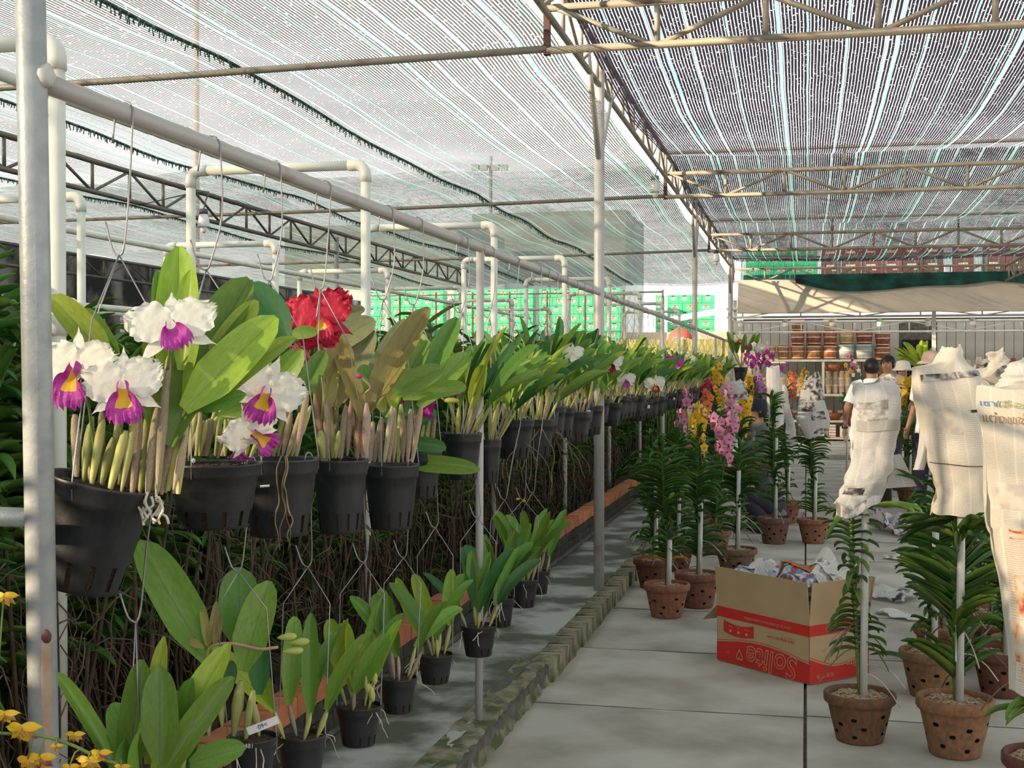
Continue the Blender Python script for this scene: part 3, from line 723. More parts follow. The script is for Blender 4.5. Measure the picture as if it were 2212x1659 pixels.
# --- potted orchid (cattleya) built by chance, for the long row
UPP = []                                                            # rims of the upper pots, the lower hooks hang from them
def cattleya(rim, r, h, seed, n=7, lean=V((.35, .1, 0)), lm=('leaf_mid', 'leaf_bright'), label='', group=None, Ls=(.19, .29), hang=.47, tilt=0.0, two=.5, core=True, wires=True, bulb=(.09, .15), name='potted_orchid'):
    q = random.Random(seed); rim = V(rim); t = thing(name, label, 'orchid', rim - V((0, 0, h)), group)
    Mp = T(rim) @ Matrix.Rotation(tilt, 4, FW) @ T((0, 0, -h)) @ Matrix.Rotation(q.uniform(0, 6), 4, 'Z') @ Matrix.Diagonal((r, r, h, 1))
    put('pot', BPOT, t, Mp)
    put('potting_mix', FILLB, t, T(rim - V((0, 0, h * .10))) @ Matrix.Rotation(tilt, 4, FW) @ Matrix.Diagonal((r * .9, r * .9, r * .5, 1)))
    if core: put('root_ball', COREB, t, Mp)
    for i in range(n):
        a = 2 * PI * i / n + q.uniform(-.4, .4); out = V((math.cos(a), math.sin(a), 0)); b = rim + out * r * q.uniform(.15, .75) - V((0, 0, h * .08))
        d = (out * .28 + V((0, 0, 1)) + lean * .5 + V((q.uniform(-.2, .2), q.uniform(-.2, .2), 0))).normalized(); e = b + d * q.uniform(*bulb)
        add_bulb(t, b, e, q.uniform(.0055, .0085), q.choice(('bulb_green', 'bulb_green', 'bulb_green', 'bulb_husk')), q.choice((0, 0, 1)))
        for k in range(2 if q.random() < two else 1):
            ld = (d + out * .25 + lean * .5 + V((q.uniform(-.5, .5), q.uniform(-.5, .5), q.uniform(-.1, .45)))).normalized()
            face = V((q.uniform(-.5, .5), -1 + q.uniform(-.2, .5), .55)) - out * .5
            add_leaf(t, e - d * .006, ld, face, q.uniform(*Ls), q.uniform(.045, .066), q.choice(lm), 'oval', q.randrange(4))
    if wires: UPP.append((rim.copy(), r))
    if wires: add_wires(t, rim + V((0, 0, hang)), rim, r * .97, 3, q.uniform(0, 6))
    return t
def px_leaf(t, b, e, w, d0, d1, m, k=1, side=0.0):
    """a leaf read off the photograph: base and tip pixel, width in pixels, at the distances of its own plant"""
    B = at(*b, d0); E = at(*e, d1); L = (E - B).length
    return add_leaf(t, B, E - B, (CAM - B).normalized() + RT * side + V((0, 0, .25)), L * 1.04, w * (d0 + d1) / 2 / FPX * 1.12, m, 'oval', k)
def px_bulb(t, b, e, w, d, m, k=0): add_bulb(t, at(*b, d), at(*e, d), w * d / FPX / 2 * .85, m, k)
def raild(u):                                                       # distance of the rail line where it crosses picture column u
    p = onx(u, 900, X0); return depth(p)
def hook_at(y, label, seed, group='wire hooks on the rail'):
    return put('wire_hook', HOOKS[seed % 3], None, T((X0, y, RAILZ)) @ Matrix.Rotation(random.Random(seed).uniform(-.25, .25), 4, 'Z'), label=label, cat='hook', group=group)
# ================================================================== HANGING ORCHIDS, FRONT ROW (read off the photograph, on the rail line)
def hero_pot(cu, cv, rpx, hpx, label, tilt=0.0, yaw=0.0, dd=0.0):
    d = raild(cu) + dd; rim = at(cu, cv, d); r = rpx * d / FPX; h = hpx * d / FPX
    t = thing('potted_orchid', label, 'orchid', rim - V((0, 0, h)), 'orchids hanging from the rail')
    M = T(rim) @ Matrix.Rotation(tilt, 4, FW) @ T((0, 0, -h)) @ Matrix.Rotation(yaw, 4, 'Z') @ Matrix.Diagonal((r, r, h, 1))
    put('pot', BPOT, t, M); put('root_ball', COREB, t, M)
    put('potting_mix', FILLB, t, T(rim - V((0, 0, h * .09))) @ Matrix.Rotation(tilt, 4, FW) @ Matrix.Diagonal((r * .9, r * .9, r * .5, 1)))
    UPP.append((rim.copy(), r)); return t, d, rim, r, h
def hang(t, u, rim, r, d, n=3, ph=.5):
    y = onx(u, 300, X0).y; top = V((X0 - .012, y, RAILZ - .29)); 
    for i in range(n):
        a = 2 * PI * i / n + ph; e = rim + V((math.cos(a), math.sin(a), 0)) * r * .97
        w = top.lerp(e, .3) + V((math.cos(a), math.sin(a), 0)) * r * .45
        mb = MB(); mb.tube([top, w, e + V((0, 0, .005)), e - V((0, 0, .03))], .0017, 'wire', 5); part('hanger_wire', mb, t)
    return y
R = random.Random(11)
# 1 ---- the tilted pot with white and purple blooms by the grey post
t, d, rim, r, h = hero_pot(222, 1038, 120, 235, 'tilted black pot of white cattleyas with purple lips next to the grey post', .22)
y = hang(t, 268, rim, r, d); hook_at(y, 'wire hook on the rail closest to the thick grey post', 1)
for b, e, w, a, c, m, k, s in [((378, 870), (386, 540), 84, .02, .06, 'leaf_bright', 0, 0), ((350, 850), (345, 592), 48, .03, .05, 'leaf_mid', 0, .4), ((392, 800), (408, 588), 44, 0, .03, 'leaf_bright', 0, -.3),
        ((368, 965), (520, 583), 84, .0, .10, 'leaf_mid', 1, -.3), ((398, 885), (588, 690), 86, -.02, .0, 'leaf_bright', 0, -.1), ((420, 860), (548, 652), 60, .05, .10, 'leaf_bright', 0, -.2),
        ((415, 890), (626, 718), 58, .06, .1, 'leaf_bright', 1, -.2), ((240, 790), (117, 634), 58, .05, .02, 'leaf_bright', 1, .3), ((255, 800), (180, 668), 46, .08, .08, 'leaf_mid', 0, .2),
        ((430, 885), (525, 852), 34, .02, .0, 'leaf_mid', 0, 0), ((345, 900), (330, 700), 52, .06, .08, 'leaf_bright', 0, .2), ((330, 930), (322, 760), 44, .02, .03, 'leaf_mid', 0, 0)]:
    px_leaf(t, b, e, w, d + a, d + c, m, k, s)
for b, e, w, m in [((165, 1030), (162, 895), 24, 'bulb_husk'), ((180, 1040), (200, 900), 22, 'bulb_green'), ((198, 1045), (222, 905), 24, 'bulb_green'), ((218, 1052), (245, 945), 28, 'bulb_green'), ((238, 1056), (272, 930), 26, 'bulb_green'),
                   ((262, 1062), (292, 905), 22, 'bulb_green'), ((285, 1068), (302, 890), 26, 'bulb_husk'), ((302, 1070), (322, 880), 26, 'bulb_green'), ((318, 1075), (342, 870), 30, 'bulb_husk'), ((338, 1070), (362, 800), 24, 'bulb_husk'),
                   ((348, 1068), (384, 900), 32, 'bulb_husk'), ((362, 1060), (402, 880), 26, 'bulb_green'), ((375, 1058), (402, 940), 20, 'bulb_husk'), ((352, 900), (365, 770), 20, 'bulb_husk')]:
    px_bulb(t, b, e, w, d + R.uniform(-.03, .04), m, R.choice((0, 1)))
for i in range(14):
    a = at(R.uniform(285, 345), R.uniform(1060, 1085), d - .04); pts = [a]
    for k in range(4): pts.append(pts[-1] + RT * R.uniform(-.012, .014) - V((0, 0, R.uniform(.004, .018))) - FW * R.uniform(-.004, .01))
    mb = MB(); mb.tube(bez(pts, 2), .0028, 'root_white', 5); part('root', mb, t)
tow = -FW
flower(t, at(372, 712, d - .05), tow * .9 + V((0, 0, .42)) + RT * .12, RT * -.3 + V((0, 0, 1)) + FW * .6, .165, 'petal_white', 'lip_purple', 1, throat='lip_purple', lipscale=.85, lipdir=-80)
flower(t, at(172, 800, d - .06), tow + RT * -.35 + V((0, 0, .0)), V((0, 0, 1)) - RT * .0, .155, 'petal_white', 'lip_purple', 2, lipscale=1.15)
flower(t, at(268, 840, d - .09), tow + RT * .15, V((0, 0, 1)) - RT * .1, .145, 'petal_white', 'lip_purple', 3, lipscale=1.1)
mb = MB(); mb.tube(bez([at(262, 1000, d), at(262, 930, d - .03), at(266, 850, d - .08)], 4), .003, 'stem_green', 6); part('flower_stalk', mb, t)
mb = MB(); mb.tube(bez([at(362, 800, d), at(366, 760, d - .02), at(370, 718, d - .045)], 4), .003, 'stem_green', 6); part('flower_stalk', mb, t)
mb = MB(); mb.tube(bez([at(205, 990, d), at(195, 900, d - .03), at(180, 805, d - .055)], 4), .003, 'stem_green', 6); part('flower_stalk', mb, t)
for k in range(20): u_ = R.uniform(165, 395); px_bulb(t, (u_, 1045 + (u_ - 165) * .1), (u_ + R.uniform(-5, 28), R.uniform(885, 960)), R.uniform(14, 24), d + R.uniform(.0, .07), R.choice(('bulb_green', 'bulb_green', 'bulb_husk')), R.choice((0, 1)))
# 2 ---- white blooms drooping over the rim
t, d, rim, r, h = hero_pot(462, 1000, 104, 138, 'black pot with white purple-lipped cattleyas drooping over its rim')
y = hang(t, 455, rim, r, d); hook_at(y, 'wire hook above the drooping white cattleyas', 2)
for b, e, w, a, c, m, k in [((622, 745), (530, 600), 76, .18, .25, 'leaf_deep', 1), ((470, 900), (600, 862), 36, .0, .02, 'leaf_mid', 2), ((600, 700), (560, 615), 40, .25, .28, 'leaf_mid', 0), ((520, 940), (400, 760), 50, .16, .16, 'leaf_mid', 1), ((560, 880), (648, 760), 54, .12, .1, 'leaf_mid', 0), ((540, 900), (470, 700), 56, .2, .2, 'leaf_deep', 0)]:
    px_leaf(t, b, e, w, d + a, d + c, m, k)
for b, e, w, m in [((430, 985), (470, 900), 20, 'bulb_green'), ((445, 985), (455, 905), 22, 'bulb_husk'), ((470, 990), (500, 890), 18, 'bulb_husk'), ((505, 985), (530, 900), 20, 'bulb_green'), ((520, 985), (560, 900), 22, 'bulb_husk'), ((410, 980), (425, 890), 20, 'bulb_green'), ((540, 990), (590, 880), 20, 'bulb_green')]:
    px_bulb(t, b, e, w, d + R.uniform(0, .08), m, R.choice((0, 1)))
flower(t, at(572, 850, d - .13), tow + RT * .30, V((0, 0, 1)) + RT * .35, .165, 'petal_white', 'lip_purple', 4, lipscale=1.0)
flower(t, at(546, 935, d - .13), tow * .6 + RT * .6 - V((0, 0, .3)), V((0, 0, 1)) - RT * .6, .14, 'petal_white', 'lip_purple', 5, lipscale=1.0, lipdir=-60)
flower(t, at(515, 955, d - .12), V((0, 0, -.8)) + tow * .3, tow, .09, 'petal_white', 'lip_purple', 6, lipscale=1.5, throat='lip_purple')
mb = MB(); mb.tube(bez([at(480, 900, d), at(515, 905, d - .06), at(540, 930, d - .12)], 4), .0032, 'stem_green', 6); part('flower_stalk', mb, t)
mb = MB(); mb.tube(bez([at(560, 980, d), at(562, 920, d - .06), at(570, 855, d - .12)], 4), .0028, 'stem_green', 6); part('flower_stalk', mb, t)
mb = MB(); pc = at(418, 995, d - r - .002)
for a in range(4): mb.box(pc, (.012, .001, .0015), 'chalk', (Matrix.Rotation(a * PI / 4, 3, 'Y')))
part('chalk_mark', mb, t)
for k in range(14): u_ = R.uniform(405, 545); px_bulb(t, (u_, 985), (u_ + R.uniform(-5, 45), R.uniform(870, 920)), R.uniform(12, 20), d + R.uniform(.0, .1), R.choice(('bulb_green', 'bulb_green', 'bulb_husk')), R.choice((0, 1)))
# 3 ---- 4 ---- the red cattleya pots
t, d, rim, r, h = hero_pot(602, 990, 88, 165, 'black pot with dangling roots between the white and the red cattleya')
y = hang(t, 590, rim, r, d); hook_at(y, 'wire hook left of the red cattleya', 3)
for i in range(9):
    px_bulb(t, (560 + i * 10, 985), (575 + i * 13 + R.uniform(-20, 20), 870 + R.uniform(-25, 20)), 18, d + R.uniform(-.03, .06), R.choice(('bulb_green', 'bulb_husk', 'bulb_green')), R.choice((0, 1)))
for b, e, w, a, c, m, k in [((640, 870), (700, 760), 40, .05, .1, 'leaf_mid', 0), ((615, 890), (560, 770), 46, .06, .1, 'leaf_mid', 1), ((650, 890), (610, 790), 36, .0, .02, 'leaf_deep', 0)]: px_leaf(t, b, e, w, d + a, d + c, m, k)
for i in range(4):
    a = at(R.uniform(590, 640), 985, d - r); pts = [a]
    for k in range(7): pts.append(pts[-1] + RT * R.uniform(-.016, .012) - V((0, 0, R.uniform(.02, .05))) - FW * R.uniform(.0, .004))
    mb = MB(); mb.tube(bez(pts, 3), .0018, 'root_brown', 5); part('aerial_root', mb, t)
mb = MB(); mb.box(at(572, 1050, d - r * .93), (.026, .002, .006), 'label_white', Matrix.Rotation(-.1, 3, 'Y')); part('price_sticker', mb, t)
t, d, rim, r, h = hero_pot(735, 992, 62, 158, 'black pot of the red ruffled cattleya with tan leaves')
y = hang(t, 700, rim, r, d); hook_at(y, 'wire hook above the red cattleya', 4)
for b, e, w, a, c, m, k, s in [((722, 880), (738, 735), 62, 0, .03, 'leaf_olive', 0, .1), ((695, 905), (735, 752), 30, -.02, .0, 'leaf_olive', 2, .8), ((700, 1000), (695, 810), 40, .0, .0, 'leaf_olive', 1, .3), ((790, 900), (918, 668), 54, .0, .06, 'leaf_olive', 0, -.4), ((775, 905), (868, 692), 46, .06, .12, 'leaf_grey', 0, -.4),
        ((690, 760), (805, 690), 56, .15, .2, 'leaf_grey', 0, -.3), ((735, 870), (800, 715), 56, .12, .18, 'leaf_grey', 0, -.3), ((780, 910), (748, 757), 34, -.03, -.03, 'leaf_olive', 2, .6), ((800, 870), (785, 790), 40, .02, .02, 'leaf_mid', 0, 0), ((712, 700), (785, 660), 26, .2, .2, 'leaf_grey', 2, 0), ((830, 890), (790, 800), 34, .08, .1, 'leaf_olive', 1, 0)]:
    px_leaf(t, b, e, w, d + a, d + c, m, k, s)
for b, e, w, m in [((700, 985), (680, 850), 22, 'husk_brown'), ((708, 990), (705, 860), 20, 'bulb_husk'), ((718, 990), (712, 905), 24, 'bulb_green'), ((735, 995), (748, 870), 20, 'husk_brown'), ((750, 985), (760, 860), 18, 'bulb_husk'), ((772, 985), (780, 860), 18, 'husk_brown'), ((790, 990), (792, 870), 22, 'bulb_husk'), ((700, 990), (692, 930), 22, 'bulb_green'), ((725, 990), (733, 930), 16, 'bulb_green')]:
    px_bulb(t, b, e, w, d + R.uniform(-.03, .03), m, R.choice((0, 1)))
flower(t, at(692, 690, d - .06), tow + V((0, 0, .15)), V((0, 0, 1)) - RT * .25, .195, 'petal_red', 'petal_red', 8, lipscale=.85, ruffle=.95)
flower(t, at(690, 742, d - .05), tow * .5 - V((0, 0, .7)) + RT * .2, tow + RT * .2, .12, 'petal_red', 'lip_purple', 9, lipscale=.8, ruffle=1.0)
flower(t, at(655, 765, d - .02), RT * -.5 - V((0, 0, .6)) + tow * .3, V((0, 0, 1)), .10, 'petal_rose', 'petal_rose', 10, lipscale=1.2, ruffle=.5)
px_leaf(t, (628, 722), (682, 715), 26, d - .1, d - .12, 'leaf_mid', 1)
mb = MB(); mb.tube(bez([at(705, 880, d), at(700, 800, d - .02), at(692, 700, d - .05)], 4), .0035, 'stem_green', 6); part('flower_stalk', mb, t)
mb = MB(); mb.tube(bez([at(788, 850, d - .02), at(800, 835, d - .05), at(775, 812, d - .06)], 4), .003, 'stalk_pink', 6); mb.ball(at(775, 812, d - .06), .008, 'petal_rose', 8, 6, (1.5, 1, 1)); part('flower_bud', mb, t)
for k in range(16): u_ = R.uniform(685, 790); px_bulb(t, (u_, 990), (u_ + R.uniform(-25, 25), R.uniform(850, 930)), R.uniform(10, 17), d + R.uniform(.0, .06), R.choice(('bulb_green', 'husk_brown', 'bulb_husk')), R.choice((0, 1)))
t, d, rim, r, h = hero_pot(845, 1003, 62, 138, 'black pot with slots beside the red cattleya pot')
y = hang(t, 835, rim, r, d); hook_at(y, 'wire hook right of the red cattleya', 5)
for b, e, w, a, c, m, k, s in [((850, 850), (953, 795), 46, -.05, -.03, 'leaf_mid', 0, -.2), ((840, 860), (895, 800), 40, .0, .03, 'leaf_olive', 0, 0), ((870, 860), (1005, 830), 34, .0, .02, 'leaf_mid', 1, -.2), ((830, 900), (920, 740), 40, .1, .15, 'leaf_mid', 0, 0), ((850, 880), (850, 750), 46, .08, .1, 'leaf_bright', 0, 0), ((890, 880), (985, 690), 46, .12, .2, 'leaf_mid', 0, 0), ((880, 900), (930, 760), 44, .15, .2, 'leaf_deep', 0, .3), ((905, 880), (1010, 760), 44, .1, .15, 'leaf_mid', 1, 0), ((820, 880), (800, 760), 40, .15, .2, 'leaf_bright', 0, 0)]:
    px_leaf(t, b, e, w, d + a, d + c, m, k, s)
for i in range(10): px_bulb(t, (800 + i * 10, 998), (800 + i * 12 + R.uniform(-14, 14), 890 + R.uniform(-25, 25)), 15, d + R.uniform(-.04, .05), R.choice(('bulb_green', 'bulb_husk', 'bulb_husk')), R.choice((0, 1)))
t, d, rim, r, h = hero_pot(908, 975, 48, 100, 'small black pot with a magenta bloom and an opening bud')
y = hang(t, 900, rim, r, d); hook_at(y, 'wire hook above the magenta bloom', 6)
for b, e, w, a, c, m, k, s in [((830, 905), (940, 885), 40, -.06, -.08, 'leaf_deep', 2, 0), ((880, 885), (942, 830), 34, -.06, -.08, 'leaf_mid', 0, 0), ((870, 1000), (1028, 1010), 36, -.05, -.10, 'leaf_mid', 3, 0), ((905, 950), (935, 900), 30, .0, .0, 'leaf_deep', 1, 0), ((860, 960), (960, 960), 30, -.03, -.06, 'leaf_deep', 2, .0)]:
    px_leaf(t, b, e, w, d + a, d + c, m, k, s)
for i in range(6): px_bulb(t, (875 + i * 11, 975), (880 + i * 12, 905 + R.uniform(-15, 15)), 12, d + R.uniform(-.03, .03), R.choice(('bulb_green', 'bulb_husk')), 0)
flower(t, at(905, 885, d - .06), tow + RT * -.5 - V((0, 0, .2)), V((0, 0, 1)), .13, 'petal_magenta', 'lip_purple', 21, lipscale=.9)
for (u, v, s_) in ((975, 838, 1), (975, 865, -1)):
    mb = MB(); mb.tube(bez([at(920, 850 if s_ > 0 else 872, d - .06), at(945, v + 8 * s_, d - .08), at(962, v, d - .08)], 4), .003, 'bud_green', 6)
    mb.ball(at(975, v, d - .08), .013, 'bud_green' , 10, 8, (2.2, 1, .8)); part('flower_bud', mb, t)
mb = MB(); mb.ball(at(982, 850, d - .085), .011, 'lip_purple', 10, 8, (1.8, 1, .8), .5); part('flower_bud', mb, t, label='magenta bud tip')
# lower hooks hanging from the pots' rims are added with the lower tier

# ---- the rest of the upper row, by chance, along the rail
rowR = random.Random(77); FL = {}
def bloom(t, u, v, S, pm, lm, seed, dd=-.08, **kw):
    d = raild(u) + dd; flower(t, at(u, v, d), tow + RT * random.Random(seed).uniform(-.3, .3), V((0, 0, 1)), S, pm, lm, seed, **kw)
ys = []; y = onx(1000, 900, X0).y
row = [(1000, 935, 42, 100, 'black pot beside the thin rusty post'), (1058, 948, 26, 95, 'slender black pot in front of the thin rusty post'), (1112, 905, 44, 85, 'black pot right of the thin rusty post with roots dangling'), (1160, 905, 40, 80, 'black pot with a mass of pale dangling roots'), (1178, 868, 34, 70, 'black pot hung a little higher than its neighbours')]
for i, (u, v, rp, hp, lb) in enumerate(row):
    d = raild(u); rim = at(u, v, d); t = cattleya(rim, rp * d / FPX, hp * d / FPX, 100 + i, 11, V((.30, .05, 0)), ('leaf_mid', 'leaf_mid', 'leaf_deep', 'leaf_bright'), lb, 'orchids hanging from the rail', (.22, .34), RAILZ - .29 - rim.z, bulb=(.11, .20), two=.6)
    hook_at(rim.y, 'wire hook on the rail over the black pots past the red cattleya', 20 + i)
    if i in (3,):
        add_roots(t, rim - V((0, 0, .05)), rp * d / FPX * .9, 22, .34, 'root_brown', 3)
    if i == 2: add_roots(t, rim - V((0, 0, .1)), .06, 8, .3, 'root_brown', 4)
y = onx(1190, 880, X0).y + .1; i = 0
ROW = []
while y < 21.9:
    for q_ in (8.65, 12.6, 16.35, 20.2):                            # hang clear of the columns and posts
        if abs(y - q_) < .145: y = q_ + .145
    z = 1.36 + rowR.uniform(-.04, .04); rim = V((X0 + rowR.uniform(-.03, .03), y, z)); far = y > 11
    t = cattleya(rim, rowR.uniform(.075, .095), rowR.uniform(.16, .19), 200 + i, 9 if not far else 8, V((rowR.uniform(-.05, .35), rowR.uniform(-.2, .2), 0)), ('leaf_mid', 'leaf_mid', 'leaf_deep', 'leaf_bright'), 'black pot orchid without blooms in the far part of the hanging row',
                 'orchids hanging from the rail', (.21, .33), RAILZ - .29 - z, core=not far, bulb=(.11, .19), two=.6)
    if i % 5 == 3:
        mb = MB(); mb.box(rim + V((.05, -.075, -.06)), (.03, .003, .03), 'label_white', Matrix.Rotation(.5, 3, 'Z')); part('price_sticker', mb, t)
    hook_at(y, 'wire hook in the far part of the hanging rail', 40 + i); ROW.append((y, t, rim))
    y += rowR.uniform(.27, .33) * (1 if not far else 1.25); i += 1
for k, (u, v, S, pm, lm, lb) in enumerate([(1238, 765, .11, 'petal_white', 'petal_white', 'small plain white bloom'), (1318, 785, .16, 'petal_white', 'lip_red', 'large white bloom with a dark red lip'), (1352, 822, .13, 'petal_white', 'lip_purple', 'white bloom with a violet lip'), (1415, 832, .17, 'petal_white', 'lip_red', 'open white starry bloom with a dark red lip'), (1457, 785, .17, 'petal_magenta', 'petal_magenta', 'bright magenta bloom'), (1487, 778, .14, 'petal_white', 'petal_white', 'small white bloom, next to the magenta one'), (1556, 782, .16, 'petal_white', 'petal_violet', 'pale bloom at the far end of the row')]):
    yy = onx(u, 850, X0 + .16).y; Y_, t, rim = min(ROW, key=lambda q: abs(q[0] - yy)); t['label'] = 'hanging black pot orchid with a ' + lb
    c = ony(u, v, Y_ - .10); c = onx(u, v, X0 + .16)
    flower(t, c, tow + RT * .1, V((0, 0, 1)), S, pm, lm, 300 + k, lipscale=.9, throat='throat_yellow' if k == 3 else lm)
    mb = MB(); mb.tube(bez([rim, rim.lerp(c, .55) + V((0, 0, .05)), c], 4), .003, 'stem_green', 5); part('flower_stalk', mb, t)

# ================================================================== LOWER TIER: small pots hung from wires below
def low_hook(u, vb, seed, label, dd=0.0):
    """hook whose lower bend is at the given pixel; its upper bend goes over the rim of the pot above"""
    d = raild(u) + dd; b = at(u, vb, d); rim, r = min(UPP, key=lambda q: abs(q[0].y - b.y)); s = clamp((b.y - rim.y) / r, -.9, .9)
    o = rim + V((math.sqrt(1 - s * s), s, 0)) * r * .985; n_ = (o - rim).normalized()
    pts = [o - n_ * .014 - V((0, 0, .03)), o - n_ * .012, o + V((0, 0, .010)), o + n_ * .012, o + n_ * .012 - V((0, 0, .03)), o.lerp(b, .5) + n_ * .01, b + V((.012, 0, .03)), b + V((.004, 0, .004)), b, b - V((.018, 0, -.012)), b - V((.036, 0, -.06))]
    mb = MB(); mb.tube(bez(pts, 3), .0021, 'wire', 6); solo('wire_hook', mb, label, 'hook', o, 'lower wire hooks'); return b
lows = [(545, 1590, 55, 95, 1215, 'small black pot marked with white letters and a white tag', 515, ('leaf_mid', 'leaf_mid'), .30, 0),
        (652, 1585, 53, 120, 1205, 'small black pot between the tagged pot and the next along', 665, ('leaf_mid', 'leaf_bright'), .28, 5), (775, 1522, 50, 85, 1195, 'small black pot with fat green buds near its rim', 785, ('leaf_mid', 'leaf_bright'), .26, 5),
        (860, 1462, 42, 75, 1185, 'small black pot, first past the fat green buds', 872, ('leaf_mid', 'leaf_mid'), .26, 5), (940, 1412, 40, 62, 1120, 'small black pot standing clear before the rusty post', 940, ('leaf_mid', 'leaf_bright'), .26, 6),
        (1034, 1350, 40, 65, 1100, 'small black pot hiding part of the thin rusty post', 1032, ('leaf_mid', 'leaf_deep'), .30, 7), (1082, 1290, 30, 62, 1060, 'small black pot just past the thin rusty post', 1090, ('leaf_mid', 'leaf_deep'), .26, 5),
        (1130, 1250, 34, 60, 1060, 'small black pot with a yellow-spotted leaf', 1130, ('leaf_mid', 'leaf_mid'), .30, 7), (1163, 1232, 26, 50, 1045, 'last small black pot before the brick planter comes into sight', 1150, ('leaf_mid', 'leaf_bright'), .28, 6)]
LOW = []
for i, (u, v, rp, hp, hv, lb, hu, lms, L, n) in enumerate(lows):
    dd = -.15 if u == 1034 else 0.0                                 # this one hangs on the near side of the rusty post
    d = raild(u) + dd; rim = at(u, v, d)
    t = cattleya(rim, rp * d / FPX, hp * d / FPX, 400 + i, n, V((.05, 0, .3)), lms, lb, 'orchids in the lower hanging row', (L * .75, L), .3, two=.35, wires=False, bulb=(.07, .12))
    r = rp * d / FPX; ext = low_hook(hu, hv + 20, i, 'lower wire hook under the upper pots', dd)
    for s in (-1, 1):
        e = rim + RT * s * r * .95; w = ext.lerp(e, .22) + RT * s * r * .75
        mb = MB(); mb.tube([ext, w, e, e - V((0, 0, .04))], .0017, 'wire', 5); part('hanger_wire', mb, t)
    LOW.append((t, d, rim, r))
    add_roots(t, rim - V((0, 0, .01)), r * .8, 6, .10, 'root_white', i, .6, .0016, name='root')
t, d, rim, r = LOW[0]
for b, e, w, a, c, m, k, s in [((445, 1425), (308, 1178), 84, -.02, -.06, 'leaf_mid', 0, .2), ((520, 1400), (515, 1232), 80, .03, .05, 'leaf_mid', 0, 0), ((525, 1450), (578, 1262), 70, -.03, .0, 'leaf_mid', 0, -.2), ((560, 1500), (560, 1380), 40, .05, .05, 'leaf_deep', 0, 0), ((480, 1500), (500, 1430), 36, .04, .05, 'leaf_deep', 0, .0)]:
    px_leaf(t, b, e, w, d + a, d + c, m, k, s)
for b, e, w, m in [((505, 1590), (520, 1470), 30, 'bulb_green'), ((480, 1570), (475, 1490), 20, 'bulb_green'), ((530, 1600), (548, 1490), 24, 'bulb_green'), ((450, 1590), (460, 1440), 22, 'bulb_husk'), ((560, 1590), (545, 1510), 20, 'bulb_green')]: px_bulb(t, b, e, w, d, m)
mb = MB(); mb.tube(bez([at(448, 1450, d), at(452, 1400, d - .03), at(500, 1390, d - .05), at(560, 1402, d - .06), at(600, 1398, d - .07)], 4), .0042, 'stalk_pink', 6); part('flower_stalk', mb, t)
for u, v in ((645, 1389), (632, 1408), (618, 1378)):
    mb = MB(); q = at(u - 20, v, d - .07); M = basis(q, RT + V((0, 0, .1)), V((0, 0, 1)), .010, .05, .010)
    s_ = MB(); s_.lathe([(.1, 0), (.6, .2), (1, .6), (.7, .9), (.1, 1)], 10, 'bud_green'); s_.v = [M @ V((p.x, p.z, p.y)) for p in s_.v]; mb = s_; part('flower_bud', mb, t)
for b, e in (((447, 1395), (440, 1310)), ((452, 1390), (470, 1305)), ((440, 1400), (393, 1375)), ((462, 1395), (478, 1330)), ((470, 1400), (500, 1420))): px_leaf(t, b, e, 16, d - .04, d - .05, 'leaf_olive', 2, .2)
tagc = at(568, 1567, d - r - .01); tx = (RT * math.cos(.38) + UP * math.sin(.38)); ty = (UP * math.cos(.38) - RT * math.sin(.38))
mb = MB(); mb.grid(lambda a, b: tagc + tx * (a - .5) * .082 + ty * (b - .5) * .020 - FW * .002 * math.sin(3 * a), 6, 2, 'label_white'); tg = part('plant_tag', mb, t)
part('lettering', text_mb('09<', .016, 'ink', lambda x, y: tagc + tx * x + ty * y - FW * .004), tg)
part('lettering', text_mb('481', .016, 'chalk', lambda x, y: at(538, 1612, d - r - .003) + RT * x + UP * y), t)
t, d, rim, r = LOW[2]
for u, v in ((790, 1460), (800, 1478), (805, 1440)):
    s_ = MB(); s_.lathe([(.1, 0), (.7, .3), (1, .6), (.6, .9), (.1, 1)], 10, 'bud_green'); M = basis(at(u, v, d - r - .01), V((0, 0, -1)) + RT * .15, FW, .011, .055, .011); s_.v = [M @ V((p.x, p.z, p.y)) for p in s_.v]; part('flower_bud', s_, t)
t, d, rim, r = LOW[7]
for u, v in ((1118, 1078), (1132, 1082)):
    mb = MB(); mb.ball(at(u, v, d - .08), .010, 'petal_yellow', 8, 5, (1, .3, .7), .5, u); part('yellow_spot', mb, t)
# the big-leaved plant hung lowest, by the post
d = raild(340); t = cattleya(at(330, 1745, d), .065, .13, 450, 4, V((0, 0, .3)), ('leaf_mid',), 'broad-leaved orchid hanging low beside the grey post', 'orchids in the lower hanging row', (.12, .16), .3, wires=False)
for b, e, w, a, c, m, k, s in [((255, 1680), (130, 1450), 34, .02, .05, 'leaf_mid', 3, .5), ((275, 1680), (305, 1437), 62, .0, .0, 'leaf_mid', 0, .1), ((320, 1650), (350, 1388), 40, .05, .05, 'leaf_bright', 0, -.2), ((345, 1650), (345, 1450), 70, -.03, -.02, 'leaf_mid', 0, .0), ((330, 1690), (484, 1402), 66, .02, .05, 'leaf_bright', 0, -.2),
        ((345, 1690), (485, 1468), 54, -.02, .0, 'leaf_mid', 1, -.2), ((410, 1650), (518, 1612), 50, -.02, -.04, 'leaf_mid', 1, 0), ((370, 1700), (425, 1545), 46, .04, .05, 'leaf_deep', 0, 0), ((240, 1680), (285, 1610), 34, -.03, -.04, 'leaf_mid', 0, 0)]:
    px_leaf(t, b, e, w, d + a, d + c, m, k, s)
for s in (-8, 5):
    mb = MB(); mb.tube([at(293, 1345, d), at(293 + s, 1500, d), at(300 + s * 2, 1740, d)], .0017, 'wire', 5); part('hanger_wire', mb, t)
